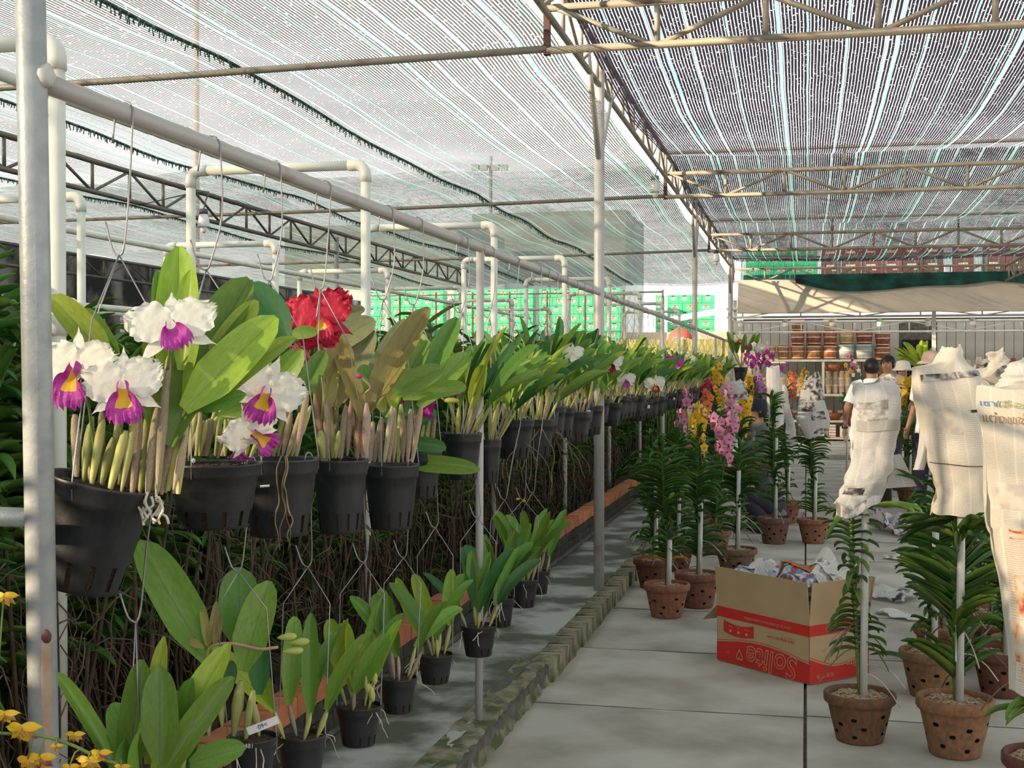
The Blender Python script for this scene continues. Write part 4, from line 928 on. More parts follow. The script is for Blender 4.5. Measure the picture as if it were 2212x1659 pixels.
low_hook(293, 1345, 2, 'long lower wire hook under the tilted pot')
# yellow spray reaching in by the post
d = 1.95; t = thing('potted_orchid', 'spray of small yellow-brown flowers by the foot of the grey post', 'orchid', at(-160, 2300, d))
base = WM[t.name].translation.copy(); base.x = -1.60; base.z = WZ
stem = bez([V((base.x, base.y, WZ + .13)), at(-120, 1800, d), at(-60, 1600, d), at(20, 1585, d), at(90, 1590, d), at(150, 1607, d), at(210, 1635, d), at(260, 1652, d)], 5)
mb = MB(); mb.tube(stem, .0026, 'stem_green', 6); part('flower_stalk', mb, t)
for i, (u, v, s_) in enumerate([(45, 1570, 1.3), (10, 1540, .9), (60, 1640, 1.0), (85, 1635, 1.1), (160, 1585, .7), (190, 1640, 1.0), (215, 1625, .8), (8, 1285, .9), (150, 1655, .7), (262, 1655, .6), (120, 1610, .5)]):
    c = at(u, v, d - .01); mb = MB(); rr_ = random.Random(i)
    for k in range(6):
        pm = petal_mb('petal_brown' if k in (0, 4) else 'petal_yellow', .023 * s_, .011 * s_, .5, i * 9 + k, .5, True, 4, 5)
        a = k * PI / 3; mb.merge(pm, basis(c, RT * math.cos(a) * .7 + UP * math.sin(a) * .7 - V((0, 0, .6)), -FW + UP * .3, 1, 1, 1))
    part('flower', mb, t)
    j = min(range(len(stem)), key=lambda q: (stem[q] - c).length); mb = MB(); mb.tube([stem[j], stem[j].lerp(c, .5) + UP * .008, c], .0014, 'stem_green', 5); part('pedicel', mb, t)
put('pot', BPOT, t, T((base.x, base.y, WZ)) @ Matrix.Diagonal((.08, .08, .15, 1)))
# ================================================================== DENSE BED OF STRAP-LEAVED ORCHIDS
def strap_spots(seed, H, n, L, bare=.35, wob=.06, two_rank=None, lean=.10):
    """stem path and leaf placements of one upright strap-leaved stem"""
    q = random.Random(seed); lx, ly = q.uniform(-lean, lean), q.uniform(-lean, lean)
    path = [V((lx * t + wob * math.sin(3 * t + seed), ly * t + wob * math.cos(2.3 * t + seed), H * t)) for t in [i / 8 for i in range(9)]]
    base = path[0].copy(); path = [p - V((base.x, base.y, 0)) for p in path]
    ang = q.uniform(0, 6.28) if two_rank is None else two_rank; sp = []
    for i in range(n):
        t = bare + (1 - bare) * i / (n - 1); k = t * 8; j = min(7, int(k)); p = path[j].lerp(path[j + 1], k - j)
        a = ang + (i % 2) * PI + q.uniform(-.35, .35) + (i * .05); up = .45 + .75 * max(0, t - .75) * 4 * .6
        sp.append((p, V((math.cos(a), math.sin(a), up + q.uniform(-.15, .2))).normalized(), L * q.uniform(.75, 1.1) * (1 if t < .9 else .75), q.randrange(4)))
    return path, sp
BEDV = []
def bed_variant(seed):
    q = random.Random(seed); st = MB(); fo = MB(); ro = MB(); lib = [leaf_mb('leaf_bed', a, 2.5, 0, 'strap', 6, 2) for a in (.35, .65, .95, 1.35)]; spots = []
    for s in range(3):
        H = q.uniform(1.05, 1.5); off = V((q.uniform(-.13, .13), q.uniform(-.13, .13), 0)); path, sp = strap_spots(seed * 7 + s, H, 36, .30, .28)
        st.tube([p + off for p in path], .008, 'stem_brown', 5)
        for p, d, L, k in sp: fo.merge(lib[k], basis(p + off, d, V((0, 0, 1)), .038, L, L)); spots.append((p + off, d, L, k))
        for i in range(9):
            p = path[q.randrange(1, 6)] + off; pts = [p]; d = V((q.uniform(-1, 1), q.uniform(-1, 1), .1))
            for k in range(5): d = (d + V((q.uniform(-.6, .6), q.uniform(-.6, .6), -.5))).normalized(); pts.append(pts[-1] + d * .07)
            ro.tube(bez(pts, 2), .0022, 'root_brown', 4)
    for i in range(5):                                              # young shoots low down
        p = V((q.uniform(-.2, .2), q.uniform(-.2, .2), 0)); 
        for k in range(5):
            a = q.uniform(0, 6.28); fo.merge(lib[k % 4], basis(p, V((math.cos(a), math.sin(a), .9)), V((0, 0, 1)), .02, .22, .22))
    return st.mesh('stems'), fo.mesh('foliage'), ro.mesh('roots'), spots
BEDV = [bed_variant(i + 3) for i in range(7)]
bq = random.Random(42)
PVCP = [(x_, 3.43 + 2.74 * i) for i in range(8) for x_ in (-3.10, -2.15)] + [(x_, 6.62 + 2.755 * i) for i in range(6) for x_ in (-4.92, -4.0)] + [(x_, 7.6 + 2.74 * i) for i in range(6) for x_ in (-7.4, -6.3)] + [(-5.9, 15.8), (-5.9, 22.0)]
def bed_plant(x, y, z, label, group, s=1.0, detail=False):
    for qx, qy in PVCP:                                             # the clumps grow beside the pipe posts, not through them
        if abs(x - qx) < .27 and abs(y - qy) < .27: y = qy + (.27 if y >= qy else -.27)
    st, fo, ro, spots = BEDV[bq.randrange(len(BEDV))]; a = bq.uniform(0, 6.28)
    M = T((x, y, z)) @ Matrix.Rotation(a, 4, 'Z') @ Matrix.Diagonal((s, s, s, 1))
    t = put('bed_orchid', None, None, M, label=label, cat='orchid', group=group)
    put('stems', st, t, M)
    if detail:
        for p, d, L, k in spots: put('leaf', leafmesh('leaf_bed', 'strap', k), t, M @ basis(p, d, V((0, 0, 1)), .038, L, L))
    else: put('foliage', fo, t, M)
    put('roots', ro, t, M)
    return t
y = -3.0; i = 0  # plants before the post are out of view, added to shade the path
while y < 21.5:
    for x in ((-2.44, -2.78, -3.40, -3.88) if not 2.5 < y < 5.5 else (-2.42, -2.60, -2.80, -3.05, -3.42, -3.88)):
        if 1.0 < y < 2.6 and x > -2.6: continue
        near = 2.0 < y < 5.4 and x > -3.0
        bed_plant(x + bq.uniform(-.08, .03), y + bq.uniform(-.12, .12), .26, 'tall strap-leaved orchid added out of view at the head of the bed to shade the path' if y < 2.1 else 'tall strap-leaved orchid in the bed behind the thick grey post' if y < 4 else 'tall strap-leaved orchid in the bed behind the brick planter wall', 'strap-leaved orchids in the near bed', bq.uniform(.92, 1.1) * (1.08 if y < 4 else 1.0), near)
    y += .36 if y < 12 else .5
for x in (-5.0, -5.7, -6.6, -7.6):
    y = 5.0
    while y < 22: bed_plant(x, y + bq.uniform(-.2, .2), .15, 'tall strap-leaved orchid in the far bed towards the boundary wall', 'strap-leaved orchids in the far beds', bq.uniform(.95, 1.15)); y += .95
# slim reedy stems crowding the far end of the bed
rd = MB(); q = random.Random(9)
for i in range(900):
    x = q.uniform(-3.9, -2.1); yy = q.uniform(19, 24); h = q.uniform(1.2, 1.75); rd.tube([(x, yy, .25), (x + q.uniform(-.05, .05), yy, h * .6), (x + q.uniform(-.14, .14), yy + q.uniform(-.1, .1), h)], [.008, .012, .004], 'leaf_vanda_light', 4)
solo('reed_stems', rd, 'thicket of slim green reedy stems at the far end of the bed', 'plants', (-2.7, 21.5, .25), kind='stuff')
# tangle of roots and dry stems at the foot of the bed
rt = MB(); q = random.Random(10)
for i in range(1500):
    yy = 2.2 + 12 * q.random() ** 1.5; p = V((q.uniform(-2.38, -2.0), yy, q.uniform(.3, 1.25))); pts = [p]; d = V((q.uniform(-.4, .8), q.uniform(-1, 1), q.uniform(-.6, .4)))
    for k in range(4): d = (d + V((q.uniform(-.6, .5), q.uniform(-.7, .7), q.uniform(-.8, .25)))).normalized(); pts.append(pts[-1] + d * q.uniform(.04, .09))
    pts = [V((min(-1.97, a.x), a.y, max(.27, a.z))) for a in pts]
    rt.tube(pts, q.uniform(.0012, .003), 'root_brown', 4)
for i in range(420):
    yy = 2.2 + 13 * q.random() ** 1.3; x = q.uniform(-2.6, -2.03); h = q.uniform(.7, 1.2); rt.tube([(x, yy, .26), (x + q.uniform(-.05, .05), yy + q.uniform(-.05, .05), h * .6), (x + q.uniform(-.05, .05), yy + q.uniform(-.1, .1), h)], q.uniform(.004, .008), 'stem_brown', 5)
solo('root_tangle', rt, 'tangle of brown aerial roots and dry stems behind the planter wall', 'roots', (-2.2, 6, .26), kind='stuff')

# ================================================================== POTTED VANDAS ON THE PATH
SPIKEF = {}
def vfl(m):
    if m not in SPIKEF:
        mb = MB()
        for k in range(5):
            a = 2 * PI * k / 5 + PI / 2; pm = petal_mb(m, .5, .42, .25, k, .15, True, 4, 5); mb.merge(pm, basis((0, 0, 0), (math.cos(a), math.sin(a), .12), (0, 0, 1), 1, 1, 1))
        mb.ball((0, -.06, .10), .09, {'petal_pink': 'petal_rose', 'petal_yellow': 'petal_orange', 'petal_orange': 'petal_red', 'petal_violet': 'petal_magenta'}.get(m, m), 6, 5); SPIKEF[m] = mb.mesh('flower')
    return SPIKEF[m]
def spike(parent, base, tip, n, m, S=.055, seed=0, spread=.045, start=.3):
    q = random.Random(seed); base, tip = V(base), V(tip); mid = base.lerp(tip, .5) + V((q.uniform(-.03, .03), q.uniform(-.03, .03), 0)); path = bez([base, mid, tip], 6)
    mb = MB(); mb.tube(path, .0028, 'stem_green', 6); s = part('flower_spike', mb, parent)
    for i in range(n):
        t = start + (1 - start) * i / max(1, n - 1); p = path[min(len(path) - 1, int(t * (len(path) - 1)))]; a = i * 2.4 + q.random()
        o = V((math.cos(a), math.sin(a), q.uniform(-.1, .25))); f = (o - FW * .75 - RT * .15).normalized(); c = p + o * spread * q.uniform(.7, 1.1)
        z = f; yv = (V((0, 0, 1)) - z * z.z).normalized(); xv = yv.cross(z); k = S * q.uniform(.85, 1.15)
        put('flower', vfl(m), s, Matrix(((xv.x * k, yv.x * k, z.x * k, c.x), (xv.y * k, yv.y * k, z.y * k, c.y), (xv.z * k, yv.z * k, z.z * k, c.z), (0, 0, 0, 1))))
    return s
def vanda(u, v, label, H, r=.145, h=.22, seed=0, n=56, L=.25, W=.030, lm=('leaf_vanda',), pot='terracotta', rank=0.0, bare=.12, stake=.62, roots=5, group='potted vandas on the path', stems=1, droop=(1, 2, 2, 3), pos=None, upf=.55, yellow=0):
    b = pos if pos is not None else onz(u, v, 0); q = random.Random(seed); t = thing('potted_vanda', label, 'orchid', (b.x, b.y, 0), group)
    M = T((b.x, b.y, 0)) @ Matrix.Rotation(q.uniform(0, 6), 4, 'Z') @ Matrix.Diagonal((r / 1.03, r / 1.03, h, 1))
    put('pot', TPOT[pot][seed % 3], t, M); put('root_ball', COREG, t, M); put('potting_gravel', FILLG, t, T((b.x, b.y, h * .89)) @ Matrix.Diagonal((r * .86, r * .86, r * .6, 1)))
    z0 = h * .9
    for s in range(stems):
        off = V((b.x, b.y, z0)) + (V((q.uniform(-.05, .05), q.uniform(-.05, .05), 0)) if stems > 1 else V((0, 0, 0))); HH = (H - z0) * (1 if s == 0 else q.uniform(.75, .95))
        path, sp = strap_spots(seed + s * 13, HH, int(n * 1.9), L * .85, bare, .012, YAW + rank + s * 1.1, .025)
        mb = MB(); mb.tube([p + off for p in path], .009, 'stem_green', 8); part('stem', mb, t)
        for i, (p, d, l_, k) in enumerate(sp):
            d = V((d.x, d.y, d.z + upf - .45)); m = q.choice(lm) if i >= yellow else 'leaf_yellow'
            put('leaf', leafmesh(m, 'strap', droop[k % len(droop)]), t, basis(p + off, d, V((0, 0, 1)), W, l_, l_))
    if stake:
        mb = MB(); mb.tube([(b.x + .015, b.y - .02, z0 - .02), (b.x + .02, b.y - .015, z0 + stake)], .0165, 'white_frame', 12); part('stake', mb, t)
    for i in range(roots):
        a = q.uniform(0, 6.28); p = V((b.x, b.y, z0 + q.uniform(.05, .35))); pts = [p]; dd = V((math.cos(a), math.sin(a), .4))
        for k in range(5): dd = (dd + V((math.cos(a) * .2, math.sin(a) * .2, -.45))).normalized(); pts.append(pts[-1] + dd * q.uniform(.03, .075))
        mb = MB(); mb.tube(bez(pts, 3), .0028, 'root_brown' if i % 3 else 'root_white', 5); part('aerial_root', mb, t)
    return t
# left-hand group
tA = vanda(1440, 1331, 'vanda in the terracotta pot that stands foremost, gravel heaped and stake bare', 1.12, .150, .215, 1, 50, .24, rank=.1, stake=.30, bare=.16, pot='terracotta', yellow=2)
tB = vanda(1507, 1310, 'vanda in an orange terracotta pot tucked against the cardboard box', 1.16, .155, .23, 2, 56, .25, rank=-.3, stake=.5)
tC = vanda(1412, 1268, 'vanda in the terracotta pot closest to the mossy kerb', 1.10, .150, .21, 3, 50, .25, rank=.4)
tH = vanda(1462, 1232, 'vanda in a dark pot behind the foremost pots', 1.12, .14, .20, 4, 46, .24, rank=0, pot='terracotta_dark')
tD = vanda(1590, 1242, 'vanda with pink spikes in a dark pot behind the cardboard box', 1.17, .165, .21, 5, 56, .27, rank=.2, pot='terracotta_dark')
tI = vanda(1545, 1195, 'vanda in a dark pot deep in the flowering group', 1.20, .14, .20, 6, 44, .26, rank=-.4, pot='terracotta_dark', stake=0)
tF = vanda(1672, 1173, 'vanda under the narrow hanging newspaper sheet', 1.33, .155, .24, 7, 60, .24, rank=.3, pot='terracotta_dark', stake=.75)
tG = vanda(1757, 1172, 'vanda in a brown pot under the curved newspaper sheet', 1.40, .150, .22, 8, 60, .22, rank=-.1, bare=.05)
tJ = vanda(1700, 1128, 'vanda in a pot behind the two newspaper-hung pots', 1.36, .15, .22, 9, 50, .22, rank=.5)
tK = vanda(1640, 1132, 'vanda in a pot beside the crouching person', 1.30, .15, .22, 10, 50, .22, rank=-.5, pot='terracotta_dark')
tL = vanda(1536, 1143, 'vanda with a tall yellow spike at the back of the group', 1.36, .15, .22, 11, 44, .25, rank=.8, pot='terracotta_dark', stake=0)
tM2 = vanda(1620, 1105, 'vanda with violet flowers at the back of the group', 1.36, .15, .22, 12, 44, .25, rank=.2, pot='terracotta_dark', stake=0)
def bd(t): return depth(WM[t.name].translation)
def px_spike(t, b, e, n, m, S=.055, seed=0, dd=0.0, spread=.04):
    d = bd(t) + dd; return spike(t, at(*b, d), at(*e, d), int(n * 1.2), m, S * 1.2, seed, spread)
px_spike(tB, (1518, 1010), (1515, 880), 13, 'petal_yellow', .07, 1); px_spike(tD, (1555, 1000), (1545, 895), 11, 'petal_pink', .075, 2, -.3); px_spike(tD, (1560, 1040), (1590, 885), 14, 'petal_pink', .075, 3, -.3)
px_spike(tC, (1470, 950), (1490, 850), 9, 'petal_pink', .07, 4, .6); px_spike(tH, (1500, 950), (1535, 840), 12, 'petal_orange', .075, 5, .5); px_spike(tI, (1575, 950), (1570, 830), 10, 'petal_pink', .07, 6)
px_spike(tI, (1605, 960), (1612, 865), 16, 'petal_yellow', .085, 7, .3); px_spike(tL, (1560, 900), (1548, 792), 16, 'petal_yellow', .085, 8); px_spike(tM2, (1620, 880), (1618, 815), 14, 'petal_yellow', .085, 9); px_spike(tM2, (1645, 900), (1640, 812), 14, 'petal_violet', .075, 10)
px_spike(tJ, (1712, 880), (1714, 800), 12, 'petal_orange', .08, 11, 2); px_spike(tJ, (1735, 870), (1738, 800), 10, 'petal_yellow', .08, 12, 2.2); px_spike(tL, (1525, 880), (1530, 815), 8, 'petal_red', .07, 13)
# right-hand group
tM = vanda(1857, 1597, 'vanda with gaps between its drooping leaves, white stake bare, pot beside the printed carton', 1.02, .152, .205, 21, 30, .18, .034, ('leaf_vanda', 'leaf_vanda_light'), rank=.05, bare=.22, stake=.80, roots=12, droop=(2, 3, 2, 3), upf=.35)
b = WM[tM.name].translation
for s in (-.02, .03, .045): 
    add_leaf(tM, V((b.x + s, b.y - .02, 1.0)), V((s * 5, -.1, 1)), -FW, .22, .036, 'leaf_mid', 'oval', 1)
add_leaf(tM, at(1880, 1415, 5.6), RT + V((0, 0, .05)), V((0, 0, 1)), .16, .03, 'leaf_vanda', 'oval', 1); add_leaf(tM, at(1920, 1010, 5.6), RT * .8 - V((0, 0, .3)), V((0, 0, 1)), .17, .035, 'leaf_vanda_light', 'oval', 3); add_leaf(tM, at(1918, 1030, 5.6), RT * .8 + V((0, 0, .1)), V((0, 0, 1)), .14, .035, 'leaf_vanda', 'oval', 2)
tN = vanda(2063, 1627, 'densest vanda with long leaves in a chipped terracotta pot', 1.06, .158, .235, 22, 66, .32, .026, ('leaf_vanda', 'leaf_vanda_light'), rank=.05, bare=.10, stake=.95, roots=8, droop=(0, 1, 0, 0), upf=.75)
tO = vanda(2010, 1500, 'vanda in a pot half hidden behind the densest vanda', 1.0, .15, .22, 23, 40, .24, rank=.8)
tO2 = vanda(2035, 1440, 'vanda in a pot furthest behind the densest vanda', 1.0, .15, .22, 28, 40, .24, rank=.5)
tP = vanda(2165, 1500, 'vanda in a brown pot beside the large pale newspaper wrap', 1.0, .15, .22, 24, 46, .25, rank=.3)
tQ = vanda(2118, 1350, 'vanda in a pot behind the brown one by the newspaper wrap', 1.0, .15, .22, 25, 46, .25, rank=-.3, pot='terracotta')
ps = at(2260, 1400, 4.6); tS = vanda(0, 0, 'vanda inside the large pale newspaper wrap', 1.2, .15, .22, 26, 40, .30, rank=.2, pos=V((ps.x, ps.y, 0)), lm=('leaf_vanda_light',))
tR = vanda(1962, 1090, 'vanda with a yellow spike standing near the shoppers', 1.36, .15, .22, 27, 60, .24, rank=.1, lm=('leaf_vanda_light',))
px_spike(tR, (1960, 900), (1962, 818), 20, 'petal_yellow', .09, 21)
# ================================================================== CARDBOARD CARTON WITH UPSIDE-DOWN PRINT
P0 = V((.02, 6.67, .004)); e1 = V((-.71, .70, 0)).normalized(); e2 = V((.66, .75, 0)); e2 = (e2 - e1 * e2.dot(e1)).normalized()
BL, BWd, BH, FLH = .69, .43, .295, .215
bx = thing('cardboard_box', 'open cardboard carton with red print upside down, stuffed with old newspaper', 'box', P0 + e1 * BL / 2 + e2 * BWd / 2)
def panel(name, o, a, b, m, parent, th=.004, n=None):
    mb = MB(); nn = n or a.cross(b).normalized(); o = V(o)
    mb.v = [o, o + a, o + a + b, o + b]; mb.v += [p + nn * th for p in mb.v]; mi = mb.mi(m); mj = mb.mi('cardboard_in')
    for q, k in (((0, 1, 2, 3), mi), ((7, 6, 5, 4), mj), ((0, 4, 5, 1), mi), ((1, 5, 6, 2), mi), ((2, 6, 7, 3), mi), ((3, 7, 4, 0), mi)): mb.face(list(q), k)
    return part(name, mb, parent, smooth=False)
Z = V((0, 0, 1)); A = P0; B = P0 + e1 * BL; C = B + e2 * BWd; D = A + e2 * BWd
sides = {}
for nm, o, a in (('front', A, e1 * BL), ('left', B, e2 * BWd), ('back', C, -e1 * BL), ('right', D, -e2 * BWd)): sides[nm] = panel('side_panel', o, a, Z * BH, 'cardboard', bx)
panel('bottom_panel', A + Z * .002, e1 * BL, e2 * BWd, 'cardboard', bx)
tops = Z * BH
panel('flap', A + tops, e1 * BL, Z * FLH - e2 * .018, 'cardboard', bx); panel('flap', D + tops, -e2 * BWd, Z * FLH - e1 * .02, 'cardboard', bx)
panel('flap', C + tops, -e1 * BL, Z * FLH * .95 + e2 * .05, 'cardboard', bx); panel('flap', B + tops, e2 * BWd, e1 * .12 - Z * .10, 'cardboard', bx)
def face_print(o, a, parent, L, wave=True):
    """print on one side: o lower corner, a along the side (unit); y up"""
    nrm = Z.cross(a).normalized() * -1
    if nrm.dot(CAM - o) < 0: nrm = -nrm
    f = lambda x, y, h=.0012: o + a * x + Z * y + nrm * h
    mb = MB(); mb.grid(lambda s, t: f(s * L, BH - .058 + t * .056), 8, 2, 'print_red'); part('red_band', mb, parent)
    mb = MB(); mb.grid(lambda s, t: f(s * L, t * (.108 + .028 * math.sin(PI * (s * 1.25 - .12)) * (1 if wave else -1.4))), 24, 2, 'print_red'); part('red_wave', mb, parent)
    mb = MB(); c = lambda s: .116 + .028 * math.sin(PI * (s * 1.25 - .12)) * (1 if wave else -1.4); mb.grid(lambda s, t: f(s * L, c(s) + t * .003), 24, 1, 'print_red'); part('red_line', mb, parent)
    return f
f = face_print(A, e1, sides['front'], BL)
def inv(x0, y0, flip=1): return lambda x, y: f(x0 + x * flip, y0 - y, .0024)      # upside down: e1 runs to the left in view, so a half turn keeps x
def words(parent, s, size, m, x0, y0, off=0.0, shear=0.0, align='CENTER'): part('lettering', text_mb(s, size, m, inv(x0, y0), align, shear, off), parent)
sf = sides['front']
words(sf, 'Solite', .165, 'print_tan', .265, .064, .0035, .15)
part('lettering', text_mb('Solite', .165, 'print_red', lambda x, y: f(.265 + x, .064 - y, .0036), 'CENTER', .15, -.0008), sf)
words(sf, 'CÔNG TY CỔ PHẦN KINH ĐÔ BÌNH DƯƠNG', .017, 'print_tan', .30, BH - .034); words(sf, 'Bánh bông lan Cuộn', .024, 'print_red', .20, .190, 0, .35); words(sf, 'dứa · bơ sữa · lá dứa', .010, 'print_red', .14, .205)
words(sf, '♡', .08, 'print_tan', .510, .060); words(sf, 'www', .010, 'print_tan', .60, .05)
mb = MB()
def plaque(s, t): x = .40 + s * .235; return f(x, .162 + t * .062 - .016 * math.sin(PI * s), .0018)
mb.grid(plaque, 12, 2, 'print_red'); part('red_plaque', mb, sf)
for k in range(3):
    mb = MB(); c = f(.455 + k * .062, .172, .0030); mb.v = [c + e1 * .008 * math.cos(a) + Z * .008 * math.sin(a) for a in [i * PI / 6 for i in range(12)]]; mb.face(list(range(12)), mb.mi('print_tan')); part('print_dot', mb, sf); words(sf, ('Bơ sữa', 'Dứa', 'Lá dứa')[k], .012, 'print_tan', .455 + k * .062, .196)
f = face_print(A, e2, sides['right'], BWd, False)
sr = sides['right']
def words2(s, size, m, x0, y0, shear=0.0): part('lettering', text_mb(s, size, m, lambda x, y: f(x0 - x, y0 - y, .0024), 'CENTER', shear), sr)
words2('ĐT: 0650.3723595', .018, 'print_tan', .22, BH - .030); words2('x 12 Trays', .024, 'print_red', .24, .20); words2('Bánh bông lan', .018, 'print_red', .24, .165, .3); words2('Solite', .06, 'print_tan', .33, .075, .15); words2('▣ ▣ ☂ ▣', .026, 'print_tan', .11, .032)

# crumpled newspaper
def crumple(c, size, m, seed, flat=.5, n=12, sharp=1.0):
    q = random.Random(seed); mb = MB(); ph = V((q.uniform(0, 50), q.uniform(0, 50), 0)); ax = q.uniform(0, 6.28)
    def fn(a, b):
        x, y = (a - .5) * size[0], (b - .5) * size[1]; z = 0; fq = 5.0
        for k in range(3): z += (abs(noise.noise(V((x * fq, y * fq, 0)) + ph)) - .25) * size[2] * 2.6 / (k + 1) ** 1.7; fq *= 2.1
        x2 = x + .05 * noise.noise(V((x * 9, y * 9, 5)) + ph); y2 = y + .05 * noise.noise(V((x * 9, y * 9, 9)) + ph)
        return V(c) + V((x2 * math.cos(ax) - y2 * math.sin(ax), x2 * math.sin(ax) + y2 * math.cos(ax), z + flat * size[2]))
    mb.grid(fn, n, n, m, (size[0], size[1])); return mb
cc = (A + B + C + D) / 4; pp = [('newsprint_colour', -.20, .0, .40), ('newsprint_colour', -.05, -.05, .43), ('newsprint_orange', .05, .02, .47), ('newsprint_dark', .12, .10, .46), ('newsprint_colour', .18, -.05, .42), ('newsprint', .22, .12, .46), ('newsprint', -.24, .10, .44), ('newsprint_dark', .0, .10, .40), ('newsprint_colour', .1, -.10, .40)]
def inbox(mb):
    for k, a in enumerate(mb.v):
        r_ = a - cc; x_, y_ = r_.dot(e1), r_.dot(e2); lim = .5 if a.z < .535 else .62
        mb.v[k] = cc + e1 * clamp(x_, -BL * lim + .025, BL * lim - .025) + e2 * clamp(y_, -BWd * lim + .025, BWd * lim - .025) + Z * a.z
    return mb
lbl = ['colour newspaper sheet crumpled at the end of the carton', 'second colour newspaper sheet crumpled in the middle of the carton', 'orange newspaper page crumpled in the carton', 'dark printed sheet folded in the carton', 'colour newspaper sheet crumpled at the near corner of the carton', 'white newspaper sheet standing up in the carton', 'wadded white newspaper sheet hanging over the carton rim', 'dark newspaper sheet deep in the carton', 'colour newspaper sheet against the printed side of the carton']
from mathutils.bvhtree import BVHTree
HEAP = [[], []]
def drape(mb):
    """let a sheet down on the heap: no point of it lies below the sheets already there"""
    if HEAP[1]:
        tr = BVHTree.FromPolygons(HEAP[0], HEAP[1])
        for k, a in enumerate(mb.v):
            z_ = a.z
            for ox, oy in ((0, 0), (.012, 0), (-.012, 0), (0, .012), (0, -.012)):
                h = tr.ray_cast(V((a.x + ox, a.y + oy, 2)), V((0, 0, -1)))
                if h[0] is not None: z_ = max(z_, h[0].z + .005)
            mb.v[k] = V((a.x, a.y, z_))
    n_ = len(HEAP[0]); HEAP[0] += [V(a) for a in mb.v]; HEAP[1] += [[n_ + q_ for q_ in f_] for f_ in mb.f]
    return mb
fb_ = MB(); fb_.grid(lambda a, b: cc + e1 * (a - .5) * .64 + e2 * (b - .5) * .38 + Z * (.37 + .03 * noise.noise(V((a * 6, b * 6, 2)))), 14, 10, 'newsprint_dark', (.6, .4)); solo('newspaper', drape(fb_), 'dark newspaper layer filling the bottom of the carton', 'newspaper', cc + Z * .37, 'newspapers in the carton')
for i in (7, 0, 6, 8, 4, 1, 3, 2, 5):                               # from the bottom of the heap upwards
    m, a, b, z = pp[i]; c = cc - e1 * a + e2 * b * .8 + Z * (.43 + .006 * i); mb = drape(inbox(crumple(c, (.30, .22, .045), m, 30 + i, .5, 18))); solo('newspaper', mb, lbl[i], 'newspaper', c, 'newspapers in the carton')
mb = MB(); mb.grid(lambda a, b: cc - e1 * (.02 + a * .29) + e2 * (.165 - .02 * a) + Z * (.47 + .15 * math.sin(PI * min(1, a * 1.2 + .15)) * b + .02 * b) + e2 * -.10 * (1 - b), 10, 6, 'newsprint', (.35, .25)); solo('newspaper', drape(mb), 'newspaper page arching above the back edge of the carton', 'newspaper', cc, 'newspapers in the carton')
# sheets lying on the path
for i, (u, v, sx_, sy_, h, m, lb) in enumerate([(1825, 1146, .34, .22, .010, 'newsprint', 'flat pale sheet of paper on the path by the brown pot'), (1955, 1150, .75, .5, .10, 'newsprint_colour', 'heap of coloured newspaper pages on the path'), (1935, 1128, .5, .35, .06, 'newsprint', 'white newspaper pages on top of the coloured heap'), (1975, 1210, .5, .2, .02, 'newsprint', 'flat newspaper strip past the coloured heap'), (1925, 1290, .34, .34, .05, 'newsprint_dark', 'crumpled grey newspaper sheet beside the carton'), (1945, 1330, .34, .16, .012, 'newsprint', 'flat folded newspaper beside the drooping vanda')]):
    p = onz(u, v, .004); mb = crumple(p, (sx_, sy_, h), m, 60 + i, .4, 12); zmin = min(a.z for a in mb.v); mb.v = [V((a.x, a.y, a.z - zmin + .004)) for a in mb.v]; solo('newspaper', mb, lb, 'newspaper', p, 'newspapers on the path')
p = onz(2010, 1192, 0); mb = MB(); mb.box(p + V((0, 0, .10)), (.10, .16, .19), 'plastic_red'); mb.box(p + V((-.051, -.02, .11)), (.002, .09, .05), 'petal_yellow'); mb.box(p + V((0, -.081, .11)), (.06, .002, .05), 'petal_yellow'); mb.box(p + V((0, 0, .1975)), (.09, .15, .006), 'white_print'); mb.box(p + V((0, -.082, .05)), (.08, .002, .012), 'white_print')
solo('red_carton', mb, 'small red carton with yellow print near the newspaper heap', 'carton', p, smooth=False)

